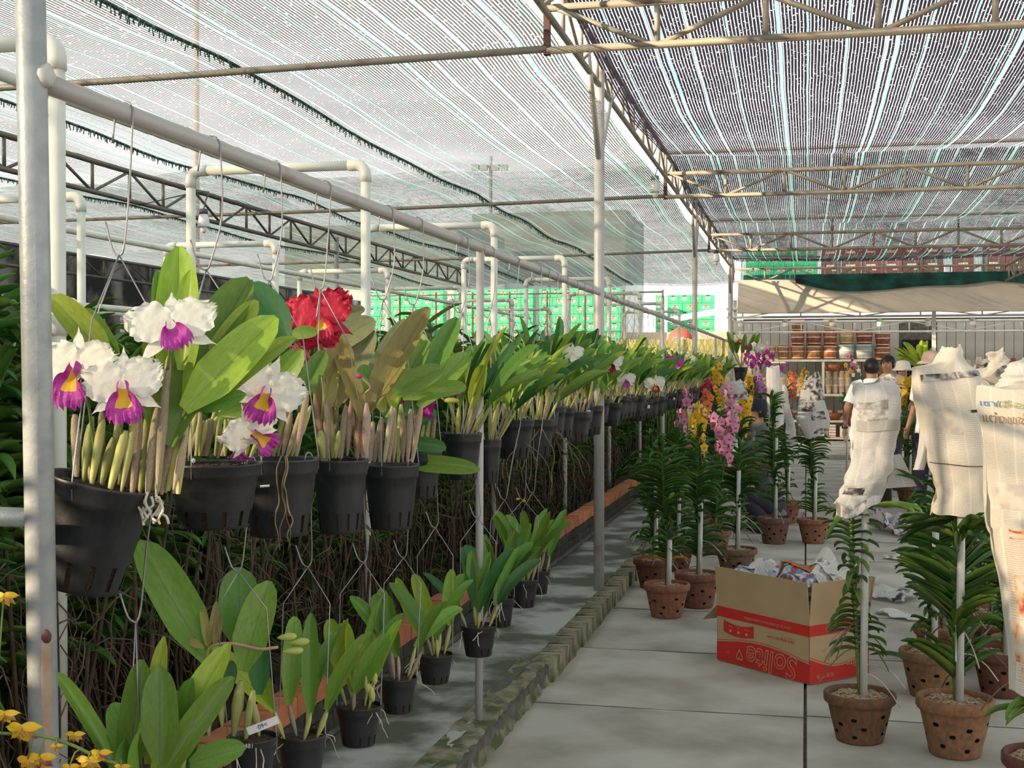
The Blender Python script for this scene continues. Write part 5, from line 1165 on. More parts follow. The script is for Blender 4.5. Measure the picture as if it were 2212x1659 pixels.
# ================================================================== NEWSPAPER WRAPS ON THE PLANTS
def wrap(name_lbl, rows, d, m, seed, thick=.55, nu=40, nv=36, crump=.010, dback=None, group='newspaper wraps', dy=0.0, open_=.0):
    """paper tube round a plant: rows of (left px, right px) down the sheet at the plant's own distance"""
    q = random.Random(seed); ph = V((q.uniform(0, 40), q.uniform(0, 40), q.uniform(0, 40))); N = len(rows) - 1
    def edge(t):
        k = t * N; j = min(N - 1, int(k)); w = k - j; w = w * w * (3 - 2 * w) if 0 else w; a, b = rows[j], rows[j + 1]
        return [a[i] + (b[i] - a[i]) * w for i in range(4)]
    L = at(rows[0][0], rows[0][1], d); Lb = at(rows[-1][0], rows[-1][1], d); H = (L - Lb).length; W = 0
    def fn(a, t):
        lu, lv, ru, rv = edge(t); P = at(lu, lv, d); Q = at(ru, rv, d); w = (Q - P).length; ang = 2 * PI * (a * (1 - open_)); mid = (P + Q) / 2; ax = (Q - P) / 2
        p = mid - ax * math.cos(ang) - FW * math.sin(ang) * w * .5 * thick
        fold = noise.noise(V((a * 5, t * 3.5, 0)) + ph) * crump * 2.2 + abs(noise.noise(V((a * 11, t * 8, 3)) + ph)) * crump * 1.4 + noise.noise(V((a * 26, t * 20, 6)) + ph) * crump * .35
        o = (p - mid); o = o.normalized() if o.length > 1e-6 else V((0, 0, 0))
        return p + o * fold + Z * (noise.noise(V((a * 7, 2, 0)) + ph) * .03 * (1 if t in (0, 1) else .3))
    w0 = (at(rows[N // 2][0], rows[N // 2][1], d) - at(rows[N // 2][2], rows[N // 2][3], d)).length
    mb = MB(); mb.grid(fn, nu, nv, m, (w0 * 2.6, -H)); c = at((rows[-1][0] + rows[-1][2]) / 2, rows[-1][1], d)
    o = solo('newspaper_wrap', mb, name_lbl, 'newspaper', c, group)
    return o, fn
WR = {}
o, fn = wrap('newspaper sleeve on the drooping vanda, in front of the man in white', [(1850, 826, 1926, 818), (1846, 860, 1942, 850), (1842, 905, 1938, 905), (1842, 960, 1925, 960), (1838, 1000, 1916, 1000), (1828, 1045, 1908, 1040), (1806, 1085, 1892, 1090)], bd(tM), 'newsprint', 1, .7, crump=.012)
WR[0] = (o, fn)
mb = MB(); mb.grid(lambda a, b: fn(.06 + a * .38, .34 + b * .07) - FW * .006, 14, 3, 'newsprint_dark', (.2, .05)); part('printed_strip', mb, o); mb = MB(); mb.grid(lambda a, b: fn(.05 + a * .40, .84 + b * .08) - FW * .006, 14, 3, 'newsprint_dark', (.2, .05)); part('printed_strip', mb, o)
p1 = fn(.10, 1.0); mb = MB(); mb.grid(lambda a, b: at(1806 + a * 95, 1082 + 30 * b * (1 - .4 * a) + 12 * math.sin(5 * a), bd(tM) - .08 - .04 * math.sin(3 * a)), 10, 4, 'newsprint', (.2, .06)); part('torn_edge', mb, o)
mb = MB(); mb.grid(lambda a, b: at(1915 + a * (30 + 35 * b), 985 + b * 70 - a * 5, bd(tM) + .02 + .03 * a), 6, 6, 'newsprint_dark', (.1, .1)); part('torn_edge', mb, o)
o, fn = wrap('pale newspaper sleeve with a peaked top on the densest vanda', [(2036, 752, 2078, 752), (2020, 785, 2082, 775), (1972, 795, 2100, 800), (1976, 850, 2125, 840), (1990, 900, 2138, 900), (2000, 960, 2142, 970), (2012, 1010, 2143, 1020), (2020, 1060, 2146, 1060), (2012, 1110, 2150, 1114)], bd(tN), 'newsprint_warm', 2, .7, crump=.014)
WR[1] = (o, fn)
mb = MB(); mb.grid(lambda a, b: fn(.10 + a * .36, .285 + b * .035 - a * .03) - FW * .006, 16, 2, 'newsprint_dark', (.25, .02)); part('headline_strip', mb, o); mb = MB(); mb.grid(lambda a, b: fn(.30 + a * .16, .47 + b * .012) - FW * .006, 10, 1, 'ink'); part('print_rule', mb, o)
mb = MB(); mb.grid(lambda a, b: fn(.02 + a * .46, .72 + b * .004) - FW * .006, 16, 1, 'ink'); part('print_rule', mb, o)
mb = MB(); mb.grid(lambda a, b: at(1972 + a * (34 - 10 * b) + 14 * math.sin(PI * b), 850 + b * 165, bd(tN) + .03 - .05 * math.sin(PI * a)), 6, 14, 'newsprint_colour', (.08, .36)); part('loose_page', mb, o)
o, fn = wrap('largest pale newspaper sleeve, hung at the edge of the path with coloured headlines', [(2120, 833, 2345, 838), (2115, 880, 2350, 885), (2120, 950, 2345, 950), (2130, 1030, 2340, 1030), (2140, 1130, 2335, 1130), (2148, 1160, 2335, 1160), (2160, 1250, 2330, 1255), (2176, 1370, 2325, 1370), (2180, 1488, 2320, 1500)], 4.6, 'newsprint_warm', 3, .8, crump=.010)
WR[2] = (o, fn)
def headline(s, size, m, a0, t0): part('lettering', text_mb(s, size, m, lambda x, y: fn(a0 + x * 1.15, t0 - y * .95) - FW * .012, 'LEFT'), o)
headline("เซา' ", .052, 'ink_blue', .015, .100); headline("เลื่อนชั้น", .052, 'ink_green', .085, .100); headline("'พี่", .060, 'ink_magenta', .205, .100); headline("แต่งแข่งเร็ล", .050, 'ink_brown', .015, .165); headline("'คน", .056, 'ink_magenta', .205, .165)
mb = MB(); mb.grid(lambda a, b: fn(.06 + a * .36, .52 + b * .45) - FW * .007, 14, 14, 'newsprint_ad', (.2, .36)); part('colour_picture', mb, o)
for i, (rows, d, m, lb) in enumerate([([(1742, 812, 1769, 806), (1731, 838, 1776, 836), (1723, 872, 1783, 870), (1722, 900, 1788, 898), (1727, 925, 1791, 922), (1738, 946, 1789, 940)], bd(tG), 'newsprint_dark', 'curved grey newspaper sheet on the vanda in the brown pot'), ([(1657, 795, 1683, 791), (1656, 830, 1684, 830), (1658, 865, 1688, 862), (1662, 900, 1692, 895), (1663, 927, 1692, 916)], bd(tF), 'newsprint', 'narrow newspaper sheet hanging on the vanda with a white stake'), ([(1688, 833, 1696, 833), (1692, 870, 1704, 868), (1698, 920, 1716, 915), (1700, 965, 1722, 957)], bd(tF) + .3, 'newsprint', 'small newspaper strip dangling behind the narrow sheet'), ([(1552, 836, 1600, 820), (1564, 850, 1610, 835), (1576, 862, 1614, 850), (1584, 872, 1616, 860)], bd(tL), 'newsprint_colour', 'newspaper with a pink picture among the yellow spikes'),
        ([(2112, 788, 2150, 770), (2104, 808, 2170, 800), (2100, 830, 2180, 830), (2105, 850, 2190, 850)], 7.4, 'newsprint_dark', 'crumpled grey newspaper behind the peaked sleeve'), ([(2142, 762, 2166, 756), (2138, 790, 2172, 785), (2130, 830, 2180, 830)], 7.0, 'newsprint_warm', 'pinkish folded newspaper standing behind the peaked sleeve'), ([(2165, 790, 2230, 770), (2160, 820, 2250, 810), (2150, 850, 2260, 850)], 6.6, 'newsprint', 'white crumpled newspaper behind the largest sleeve')]):
    WR[i + 3] = wrap(lb, rows, d, m, 10 + i, .45 if i < 4 else .8, 28, 18, .008 if i < 4 else .02)
# the three plants that carry the crumpled papers behind the sleeves
for i, (u, d, lb) in enumerate([(2140, 7.4, 'vanda under the crumpled grey newspaper'), (2158, 7.0, 'vanda under the pinkish folded newspaper'), (2205, 6.6, 'vanda under the white crumpled newspaper')]):
    p = at(u, 1300, d); globals()['tX%d' % i] = vanda(0, 0, lb, 1.5, .15, .22, 60 + i, 50, .24, pos=V((p.x, p.y, 0)), stake=.9)

# leaves caught by a newspaper sleeve: folded up inside it, or bent down below its lower edge
def tuck(t, w):
    M = WM[w.name]; vv = [M @ v.co for v in w.data.vertices]; bw_ = BVHTree.FromPolygons(vv, [tuple(f.vertices) for f in w.data.polygons]); zlo = min(v.z for v in vv)
    for o in [c for c in t.children if c.name.split('.')[0] in ('leaf', 'aerial_root')]:
        M = WM[o.name]; P = [tuple(f.vertices) for f in o.data.polygons]
        hit = lambda Q: bool(bw_.overlap(BVHTree.FromPolygons([Q @ v.co for v in o.data.vertices], P)))
        if not hit(M): continue
        b_ = M.translation; d = M.col[1].to_3d(); L = d.length; W_ = M.col[0].to_3d().length; h = V((d.x, d.y, 0)).normalized(); best = None
        ups = [(V((h.x * k, h.y * k, 1)), s) for s in (1, .85, .7, .55, .4, .25) for k in (.5, .25, .1, 0)]; dns = [(V((h.x, h.y, k)), s) for s in (1, .85, .7, .5) for k in (.15, -.15, -.5, -.9)]
        if o.name.startswith('aerial_root'): ups = []; dns = []
        for nd, s in (dns + ups if b_.z < zlo + .02 else ups + dns):
            Q = basis(b_, nd, V((0, 0, 1)) if nd.z < .6 else h, W_ * (1 if s > .5 else .7), L * s, L * s)
            if not hit(Q): best = Q; break
        if best is not None: o.matrix_basis = WM[t.name].inverted() @ best; WM[o.name] = best
for t_, k in ((tM, 0), (tN, 1), (tS, 2), (tG, 3), (tF, 4), (tF, 5), (tL, 6), (tX0, 7), (tX1, 8), (tX2, 9), (tX1, 9), (tX0, 8)): tuck(t_, WR[k][0])

# ================================================================== PEOPLE
def skin_mesh(name, joints, edges, m, sub=2):
    me = bpy.data.meshes.new(name); keys = list(joints); me.from_pydata([joints[k][0] for k in keys], [(keys.index(a), keys.index(b)) for a, b in edges], [])
    o = bpy.data.objects.new(name, me); COL.objects.link(o); o.modifiers.new('s', 'SKIN'); sv = me.skin_vertices[0].data
    for i, k in enumerate(keys):
        r = joints[k][1]; sv[i].radius = r if isinstance(r, tuple) else (r, r); sv[i].use_root = (i == 0)
    md = o.modifiers.new('b', 'SUBSURF'); md.levels = sub; md.render_levels = sub
    dg = bpy.context.evaluated_depsgraph_get(); dg.update(); out = bpy.data.meshes.new_from_object(o.evaluated_get(dg)); out.name = name
    out.materials.clear(); out.materials.append(MATS[m]); out.polygons.foreach_set('use_smooth', [True] * len(out.polygons)); bpy.data.objects.remove(o); return out
def loft(mb, rings, m, n=20, ph=0.0, wob=0.0, seed=0):
    """rings: (centre, rx, ry) horizontal ellipses"""
    def fn(a, t):
        k = t * (len(rings) - 1); j = min(len(rings) - 2, int(k)); w = k - j; A_, B_ = rings[j], rings[j + 1]; c = V(A_[0]).lerp(V(B_[0]), w); rx = A_[1] + (B_[1] - A_[1]) * w; ry = A_[2] + (B_[2] - A_[2]) * w; an = 2 * PI * a
        s = 1 + wob * noise.noise(V((math.cos(an) * 2, math.sin(an) * 2, t * 4 + seed))); return c + V((rx * math.cos(an) * s, ry * math.sin(an) * s, 0))
    mb.grid(fn, n, (len(rings) - 1) * 3, m)
def person(label, pos, face, H, shirt, trousers, head, shoe='shoe', pose=None, sleeve=.5):
    """standing figure facing +Y before turning; head = hair or hat kind"""
    s = H / 1.70; M = T(pos) @ Matrix.Rotation(face, 4, 'Z') @ Matrix.Diagonal((s, s, s, 1)); P = dict(elbowL=(-.25, -.04, 1.13), wristL=(-.26, .06, .90), elbowR=(.25, -.04, 1.13), wristR=(.26, .06, .90), kneeL=(-.10, .02, .50), ankL=(-.11, -.04, .09), kneeR=(.10, .03, .50), ankR=(.12, .05, .09), hip=(0, 0, .93), lean=0.0); P.update(pose or {})
    J = {'pelvis': (P['hip'], (.15, .105)), 'waist': ((0, P['lean'] * .3, 1.07), (.135, .095)), 'chest': ((0, P['lean'] * .7, 1.29), (.155, .105)), 'collar': ((0, P['lean'], 1.43), (.085, .07)), 'neck': ((0, P['lean'] + .01, 1.49), .052), 'jaw': ((0, P['lean'] + .03, 1.545), (.062, .075)), 'brow': ((0, P['lean'] + .015, 1.615), (.076, .095)), 'crown': ((0, P['lean'] + .005, 1.672), (.058, .072)), 'nose': ((0, P['lean'] + .118, 1.585), .012)}
    E_ = [('pelvis', 'waist'), ('waist', 'chest'), ('chest', 'collar'), ('collar', 'neck'), ('neck', 'jaw'), ('jaw', 'brow'), ('brow', 'crown'), ('jaw', 'nose')]
    for S_, sg in (('L', -1), ('R', 1)):
        sh = V((sg * .175, P['lean'], 1.385)); el = V(P['elbow' + S_]); wr = V(P['wrist' + S_]); d = (wr - el).normalized(); pal = wr + d * .055
        J['sh' + S_] = (sh, .058); J['el' + S_] = (el, .040); J['wr' + S_] = (wr, (.027, .022)); J['pa' + S_] = (pal, (.036, .016)); E_ += [('chest', 'sh' + S_), ('sh' + S_, 'el' + S_), ('el' + S_, 'wr' + S_), ('wr' + S_, 'pa' + S_)]
        side = V((0, 1, 0)) - d * d.y; side.normalize()
        for k in range(4):
            b_ = pal + side * (k - 1.5) * .019 + d * .028; L_ = (.062, .072, .068, .052)[3 - k]; mid = b_ + d * L_ * .5 + V((-sg * .006, 0, 0)); tp = b_ + d * L_ * .95 + V((-sg * .020, 0, 0))
            J['f%d%s' % (k, S_)] = (b_, .0095); J['g%d%s' % (k, S_)] = (mid, .0088); J['h%d%s' % (k, S_)] = (tp, .0075); E_ += [('pa' + S_, 'f%d%s' % (k, S_)), ('f%d%s' % (k, S_), 'g%d%s' % (k, S_)), ('g%d%s' % (k, S_), 'h%d%s' % (k, S_))]
        tb = wr + d * .03 + side * .028; J['t' + S_] = (tb, .011); J['u' + S_] = (tb + d * .035 + side * .018, .0095); E_ += [('pa' + S_, 't' + S_), ('t' + S_, 'u' + S_)]
        kn = V(P['knee' + S_]); an = V(P['ank' + S_]); J['hp' + S_] = (V(P['hip']) + V((sg * .09, 0, -.07)), .085); J['kn' + S_] = (kn, .058); J['an' + S_] = (an, .038); J['to' + S_] = (an + V((sg * .02, .13, -.05)), (.04, .025)); E_ += [('pelvis', 'hp' + S_), ('hp' + S_, 'kn' + S_), ('kn' + S_, 'an' + S_), ('an' + S_, 'to' + S_)]
    t = put('person', None, None, M, label=label, cat='person')
    def add(name, mb): return put(name, mb.mesh(name), t, M)
    put('body', skin_mesh('body', J, E_, 'skin'), t, M)
    ln = P['lean']; hz = P['hip'][2]
    mb = MB(); loft(mb, [((P['hip'][0], P['hip'][1], hz - .09), .185, .135), ((P['hip'][0] * .7, P['hip'][1] * .7, hz + .05), .178, .130), ((0, ln * .3, 1.08 - .93 + hz if 0 else 1.08), .17, .125), ((0, ln * .7, 1.28), .195, .135), ((0, ln * .9, 1.38), .185, .115), ((0, ln, 1.44), .12, .085), ((0, ln, 1.475), .068, .066)], shirt, 24, 0, .10, 1)
    for S_, sg in (('L', -1), ('R', 1)):
        sh = V((sg * .165, ln, 1.385)); el = V(P['elbow' + S_]); e_ = sh.lerp(el, sleeve * 1.5) if sleeve < .67 else el; mb.tube([sh + V((-sg * .06, 0, .015)), sh, sh.lerp(e_, .5), e_], [.070, .078, .072, .070], shirt, 14, False)
    add('shirt', mb)
    mb = MB(); hp = V(P['hip']); loft(mb, [(hp + V((0, 0, -.13)), .165, .125), (hp + V((0, 0, -.02)), .175, .130), (hp + V((0, 0, .08)), .16, .118)], trousers, 20)
    for S_, sg in (('L', -1), ('R', 1)):
        kn = V(P['knee' + S_]); an = V(P['ank' + S_]); mb.tube(bez([hp + V((sg * .085, 0, -.02)), hp.lerp(kn, .4) + V((sg * .07, 0, 0)), kn, kn.lerp(an, .6), an + V((0, 0, -.03))], 3), [.10] * 3 + [.092] * 3 + [.078] * 3 + [.072] * 3 + [.068], trousers, 14, False)
    add('trousers', mb)
    for S_, sg in (('L', -1), ('R', 1)):
        an = V(P['ank' + S_]); mb = MB(); mb.ball(an + V((sg * .01, .06, -.045)), .05, shoe, 12, 8, (.95, 2.6, .85)); mb.ball(an + V((0, -.02, -.02)), .048, shoe, 10, 7, (1, 1.1, 1)); add('shoe', mb)
    hc = V((0, ln + .005, 1.615))
    if head in ('hair', 'hair_long'):
        mb = MB(); q0 = V((2, 5, 1))
        def hf(a, b):
            th = 2 * PI * a; cut = .30 + (.26 if math.sin(th) < .25 else .02) ; ph_ = PI * b * cut * 1.45; d = V((math.sin(ph_) * math.cos(th), math.sin(ph_) * math.sin(th), math.cos(ph_))); q = 1 + .05 * noise.noise(d * 7 + q0)
            return hc + V((d.x * .091 * q, d.y * .112 * q - .004, d.z * .098 * q - .002))
        mb.grid(hf, 26, 12, 'hair'); add('hair', mb)
    else:
        mb = MB(); hm = head; mb.lathe([(.0, .115), (.045, .112), (.080, .095), (.096, .06), (.102, .025), (.104, .01)] + ([(.125, .0), (.148, -.022), (.150, -.026), (.12, -.008)] if hm != 'hat_dark' else [(.106, -.01)]), 26, hm, hc + V((0, 0, -.005)), wob=lambda a, z: .06 * abs(math.sin(a)))
        if hm == 'hat_dark': mb.grid(lambda a, b: hc + V(((a - .5) * .17, .10 + b * .075 - .06 * (2 * a - 1) ** 2, .01 - .02 * b)), 8, 3, hm)
        add('hat', mb)
        mb = MB(); mb.lathe([(.088, .03), (.086, -.05), (.07, -.085)], 20, 'hair', hc + V((0, -.012, 0))); 
        mb.f = [f for f in mb.f if sum((mb.v[i] - hc).y for i in f) / len(f) < .01]; mb.m = mb.m[:len(mb.f)]; mb.uv = mb.uv[:len(mb.f)]; add('hair', mb)
    for sg in (-1, 1):
        mb = MB(); mb.ball(hc + V((sg * .032, .092, -.006)), .011, 'eye_dark', 8, 6, (1.3, .5, .6)); add('eye', mb)
        mb = MB(); mb.ball(hc + V((sg * .033, .095, .016)), .008, 'hair', 8, 5, (2.2, .6, .4)); add('eyebrow', mb)
        mb = MB(); mb.ball(hc + V((sg * .084, .0, -.015)), .022, 'skin', 8, 6, (.4, .8, 1.2)); add('ear', mb)
    mb = MB(); mb.ball(hc + V((0, .097, -.066)), .010, 'lips', 8, 5, (2.2, .7, .5)); add('mouth', mb)
    return t, M
pm_ = onz(1880, 1100, 0); 
t, M = person('man with short black hair in a white short-sleeved shirt, seen from behind', V((pm_.x + .02, 15.5, 0)), .12, 1.72, 'shirt_white', 'trousers_black', 'hair', pose=dict(elbowL=(-.29, -.06, 1.12), wristL=(-.30, .0, .89), ankR=(.17, .06, .09), kneeR=(.14, .05, .5)))
mb = MB(); mb.lathe([(.034, -.012), (.037, 0), (.034, .012)], 14, 'eye_dark'); put('wristwatch', mb.mesh('wristwatch'), t, M @ T((-.299, -.005, .915)))
p = at(1918, 1000, 17.2); person('man in a beige shirt facing the man in white', V((p.x, p.y, 0)), 2.75, 1.78, 'shirt_beige', 'trousers_navy', 'hair')
p = at(1950, 1000, 17.6); person('shopper in a white bucket hat beside the man in beige', V((p.x, p.y, 0)), 2.9, 1.70, 'shirt_grey', 'trousers_black', 'hat_white')
p = at(2012, 1000, 14.6); person('shopper in a pinkish hat and dark trousers behind the newspaper sleeves', V((p.x, p.y, 0)), 2.4, 1.78, 'shirt_white', 'trousers_navy', 'hat_pink', 'shoe_white')
p = at(1650, 1100, 12.75)
person('person in a dark cap and grey shirt crouching among the vandas', V((p.x, p.y, -.333)), 1.9, 1.62, 'shirt_grey', 'trousers_navy', 'hat_dark', pose=dict(hip=(0, -.10, .62), kneeL=(-.16, .22, .72), kneeR=(.16, .22, .72), ankL=(-.14, .02, .44), ankR=(.14, .02, .44), elbowL=(-.28, .12, 1.10), wristL=(-.20, .27, .96), elbowR=(.28, .12, 1.10), wristR=(.20, .27, .96), lean=.06), sleeve=.6)
# ================================================================== THE SHOP AT THE FAR END
SY = 29.2                                                           # back wall of the shop
st = MB(); st.box((6.0, 26.9, .03), (15.5, 6.2, .10), 'concrete'); struct('floor_shop', st.mesh('floor_shop', False))
wb = MB(); wb.box((5.2, SY + .08, 1.35), (13.6, .1, 2.7), 'mortar'); sw = struct('wall_shop', wb.mesh('wall_shop', False))
mb = MB(); mb.box((0, 0, 0), (.185, .03, 2.55), 'cladding'); cl = mb.mesh('cladding_board', False)
x = -1.45
while x < 9: 
    if not (2.0 < x < 2.68): put('cladding_board', cl, sw, T((x, SY, 1.37)))
    x += .195
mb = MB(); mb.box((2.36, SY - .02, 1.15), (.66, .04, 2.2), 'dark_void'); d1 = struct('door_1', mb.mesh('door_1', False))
def shopframe(name, pts, r, m, label, cat='frame'): 
    mb = MB(); mb.tube(pts, r, m, 8); return solo(name, mb, label, cat, pts[0])
# shop roof: white sheet and its thin white trusses
mb = MB(); mb.grid(lambda a, b: V((-1.5 + a * 11.1, 25.52 + b * 3.9, 2.99 - b * .26)), 30, 6, 'white_roof'); struct('ceiling', mb.mesh('ceiling'))
mb = MB(); mb.grid(lambda a, b: V((-2.95 + a * 1.42, 26.8 + b * 2.3, 2.66 + a * .24)), 14, 4, 'white_roof'); solo('side_roof', mb, 'sloping white roof sheet left of the shop', 'roof', (-2.2, 28, 2.7))
for k, y in enumerate((25.5, 28.25)):
    t = thing('shop_truss', ['slim white truss at the front of the shop roof', 'slim white truss over the shop shelves'][k], 'truss', (-1.5, y, 2.5), 'white shop trusses')
    zb, zt = (2.615, 2.78) if k == 0 else (2.40, 2.62)
    bar(t, 'bottom_chord', (-1.5, y, zb), (9, y, zb), .022, 'white_frame'); bar(t, 'top_chord', (-1.5, y, zt), (9, y, zt), .026, 'white_frame')
    for i in range(10): bar(t, 'upright', (-1.2 + i * 1.1, y, zb), (-1.2 + i * 1.1, y, zt), .014, 'white_frame', 6); bar(t, 'brace', (-1.2 + i * 1.1, y, zt if i % 2 else zb), (-.1 + i * 1.1, y, zb if i % 2 else zt), .012, 'white_frame', 6)
for i, x in enumerate((-1.35, 2.35, 6.0)):
    mb = MB(); mb.box((x, 25.6, 1.5), (.07, .07, 2.9), 'white_frame'); solo('shop_post', mb, ['white square post at the left corner of the shop', 'white square post between the shop lanterns', 'white square post at the right of the shop'][i], 'post', (x, 25.6, .08), 'shop posts', False)
# beige awning with dark green net sagging over it
mb = MB()
def awn(a, b):
    x = -1.28 + a * 10; z = 3.30 - b * .62; y = 25.35 - b * .25 + .03 * math.sin(9 * a + 3 * b) * (1 - b) + .05 * noise.noise(V((x * .8, b * 2, 0)))
    return V((x, y, z + .02 * noise.noise(V((x * 2, 0, 4))) * b))
mb.grid(awn, 60, 10, 'tarp'); aw = solo('awning', mb, 'long beige tarpaulin awning across the shop front', 'awning', (3.5, 25.3, 2.7))
mb = MB(); mb.tube([awn(i / 30, 1.0) for i in range(31)], .014, 'tarp', 6); part('hem', mb, aw)
mb = MB(); mb.grid(lambda a, b: V((-.2 + a * 9, 25.18 + .05 * noise.noise(V((a * 9, b * 3, 1))), 3.40 - b * (.16 + .16 * abs(math.sin(a * 8)) + .10 * noise.noise(V((a * 6, 0, 0)))))), 70, 6, 'net_dark_green'); solo('folded_net', mb, 'dark green net bunched along the top of the beige awning', 'net', (4, 25.2, 3.3))
mb = MB(); mb.grid(lambda a, b: V((-1.25 + a * 10, 25.69 + .02 * noise.noise(V((a * 9, b, 1))), 3.30 + b * .44)), 50, 4, 'net_green'); solo('drop_net', mb, 'vertical strip of dark net hanging above the awning', 'net', (3.5, 25.6, 3.3))
# stacked red cartons seen through the net above the shop
cb = MB(); cb.box((0, 0, 0), (.42, .35, .30), 'carton_red'); cb.box((-.02, -.177, .03), (.20, .004, .05), 'white_print'); cb.box((.06, -.177, -.07), (.09, .004, .03), 'white_print'); cbm = cb.mesh('red_carton', False)
x = .55; rq = random.Random(3); i = 0
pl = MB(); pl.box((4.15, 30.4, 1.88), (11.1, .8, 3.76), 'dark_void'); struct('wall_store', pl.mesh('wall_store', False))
while x < 9:
    for kz in (0, 1): put('red_carton', cbm, None, T((x, 30.25, 3.91 + kz * .30)), label='dull red carton with pale lettering stacked above the shop' if kz == 0 else 'dull red carton with pale lettering on the upper layer above the shop', cat='carton', group='red cartons above the shop')
    x += .44 + (.20 if rq.random() < .2 else 0); i += 1
# shelf unit with barrels and pots
def sx2(u): return ony(u, 780, 28.75).x
SHR = sx2(1906) - .19                                               # right end of the shelves, against the cabinet
sh = thing('shelf_unit', 'pale wooden shelf unit with barrels and pots in the shop', 'shelf', (.3, 28.7, .08))
for z in (.14, .50, 1.06, 1.80): mb = MB(); mb.box(((SHR - 1.22) / 2, 28.75, z), (SHR + 1.22, .55, .045), 'shelf_board'); part('shelf', mb, sh, smooth=False)
for x in (-1.19, .36, SHR - .03):
    for y in (28.52, 28.98): mb = MB(); mb.box((x, y, .93), (.055, .05, 1.72), 'shelf_board'); part('upright', mb, sh, smooth=False)
def barrel_mesh(m, r, h, wide=1.12):
    mb = MB(); mb.lathe([(0, 0), (r * .86, 0), (r * (.86 + wide) / 2, h * .5), (r * wide * .98, h), (r * wide * .9, h), (r * wide * .85, h * .9), (0, h * .9)], 22, m)
    for z in (.12, .55, .88): rr_ = r * (.86 + (wide - .88) * z); mb.lathe([(rr_ * 1.0, h * z - .012), (rr_ * 1.04, h * z - .012), (rr_ * 1.05, h * z + .016), (rr_ * 1.0, h * z + .016)], 22, 'hoop')
    return mb.mesh('barrel')
bm = {'barrel_wood': barrel_mesh('barrel_wood', .17, .36), 'barrel_light': barrel_mesh('barrel_light', .19, .36), 'grey_pot': barrel_mesh('grey_pot', .20, .38)}
def sx2(u): return ony(u, 780, 28.75).x
PXM = depth(V((0, 28.75, 1.8))) / FPX                               # metres per photo pixel at the shelves
for i, (u, wpx, lst) in enumerate([(1662, 30, ['barrel_light']), (1692, 28, ['barrel_wood']), (1723, 33, ['barrel_wood', 'barrel_wood', 'barrel_wood']), (1758, 36, ['barrel_wood', 'barrel_wood']), (1793, 33, ['barrel_wood', 'barrel_wood', 'barrel_light']), (1828, 36, ['grey_pot', 'barrel_light']), (1867, 40, ['grey_pot', 'barrel_wood']), (1906, 35, ['barrel_wood', 'barrel_wood'])]):
    z = 1.822
    if u > 1890:
        mb = MB(); mb.box((sx2(u), 28.75, .935), (.36, .5, 1.71), 'stem_brown'); solo('side_cabinet', mb, 'dark cabinet at the end of the shelf unit carrying a tall barrel pair', 'cabinet', (sx2(u), 28.75, .08), smooth=False); z = 1.79
    for k, m in enumerate(lst):
        me = bm[m]; rmax = max(math.hypot(v.co.x, v.co.y) for v in me.vertices); hh = max(v.co.z for v in me.vertices); s_ = wpx * PXM / 2 / rmax * (.98, .95, .88)[k]; sz = (.86, .86, .70)[k]
        put('barrel', me, None, T((sx2(u), 28.75, z)) @ Matrix.Diagonal((s_, s_, sz, 1)), label={'barrel_wood': 'red-brown wooden barrel planter with pale hoops', 'barrel_light': 'light wooden barrel planter with pale hoops', 'grey_pot': 'grey barrel planter under a wooden one'}[m] + ' on the top shelf', cat='barrel', group='barrels on the top shelf'); z += hh * sz - .002
pot_s = MB(); pot_s.lathe([(0, 0), (.075, 0), (.10, .16), (.115, .17), (.115, .20), (.103, .20), (.085, .04)], 14, 'ceramic'); psm = pot_s.mesh('clay_pot')
for i, u in enumerate((1655, 1672, 1690, 1708, 1726, 1745, 1762)):
    for k in range(2): put('clay_pot', psm, None, T((sx2(u), 28.72, 1.084 + k * .145)) @ Matrix.Diagonal((.70, .70, 1, 1)), label='stacked cream clay pot in the left bay of the shelf unit', cat='pot', group='clay pots on the shelf')
for i, u in enumerate((1790, 1804, 1818, 1832)):
    for k in range(3): put('clay_pot', psm, None, T((sx2(u), 28.72, 1.084 + k * .145)) @ Matrix.Diagonal((.56, .56, 1, 1)), label='stacked cream clay pot in the right bay of the shelf unit', cat='pot', group='clay pots on the shelf')
bk = MB(); bk.lathe([(0, 0), (.12, 0), (.22, .14), (.2, .14), (.1, .02)], 16, 'barrel_wood'); bkm = bk.mesh('basket')
for u, z, lb in ((1800, 1.56, 'dark wicker basket above the stacked clay pots'), (1800, .53, 'dark wicker basket on the lower shelf'), (1700, .53, 'dark wicker basket at the left of the lower shelf'), (1745, .53, 'dark wicker basket in the middle of the lower shelf')):
    put('basket', bkm, None, T((sx2(u), 28.72, z if z < 1.5 else 1.576)), label=lb, cat='basket', group='wicker baskets')
mb = MB(); mb.box((sx2(1798), 28.72, .30), (.14, .35, .26), 'white_print'); 
for k in range(4): mb.box((sx2(1798), 28.54, .20 + k * .06), (.143, .01, .012), 'red_star')
solo('packet', mb, 'red and white striped packet on the bottom shelf', 'packet', (sx2(1798), 28.72, .165), smooth=False)
mb = MB(); mb.box((sx2(1835), 28.72, .28), (.40, .35, .22), 'white_print'); solo('packet', mb, 'plain white packet on the bottom shelf', 'packet', (sx2(1835), 28.72, .165), smooth=False)
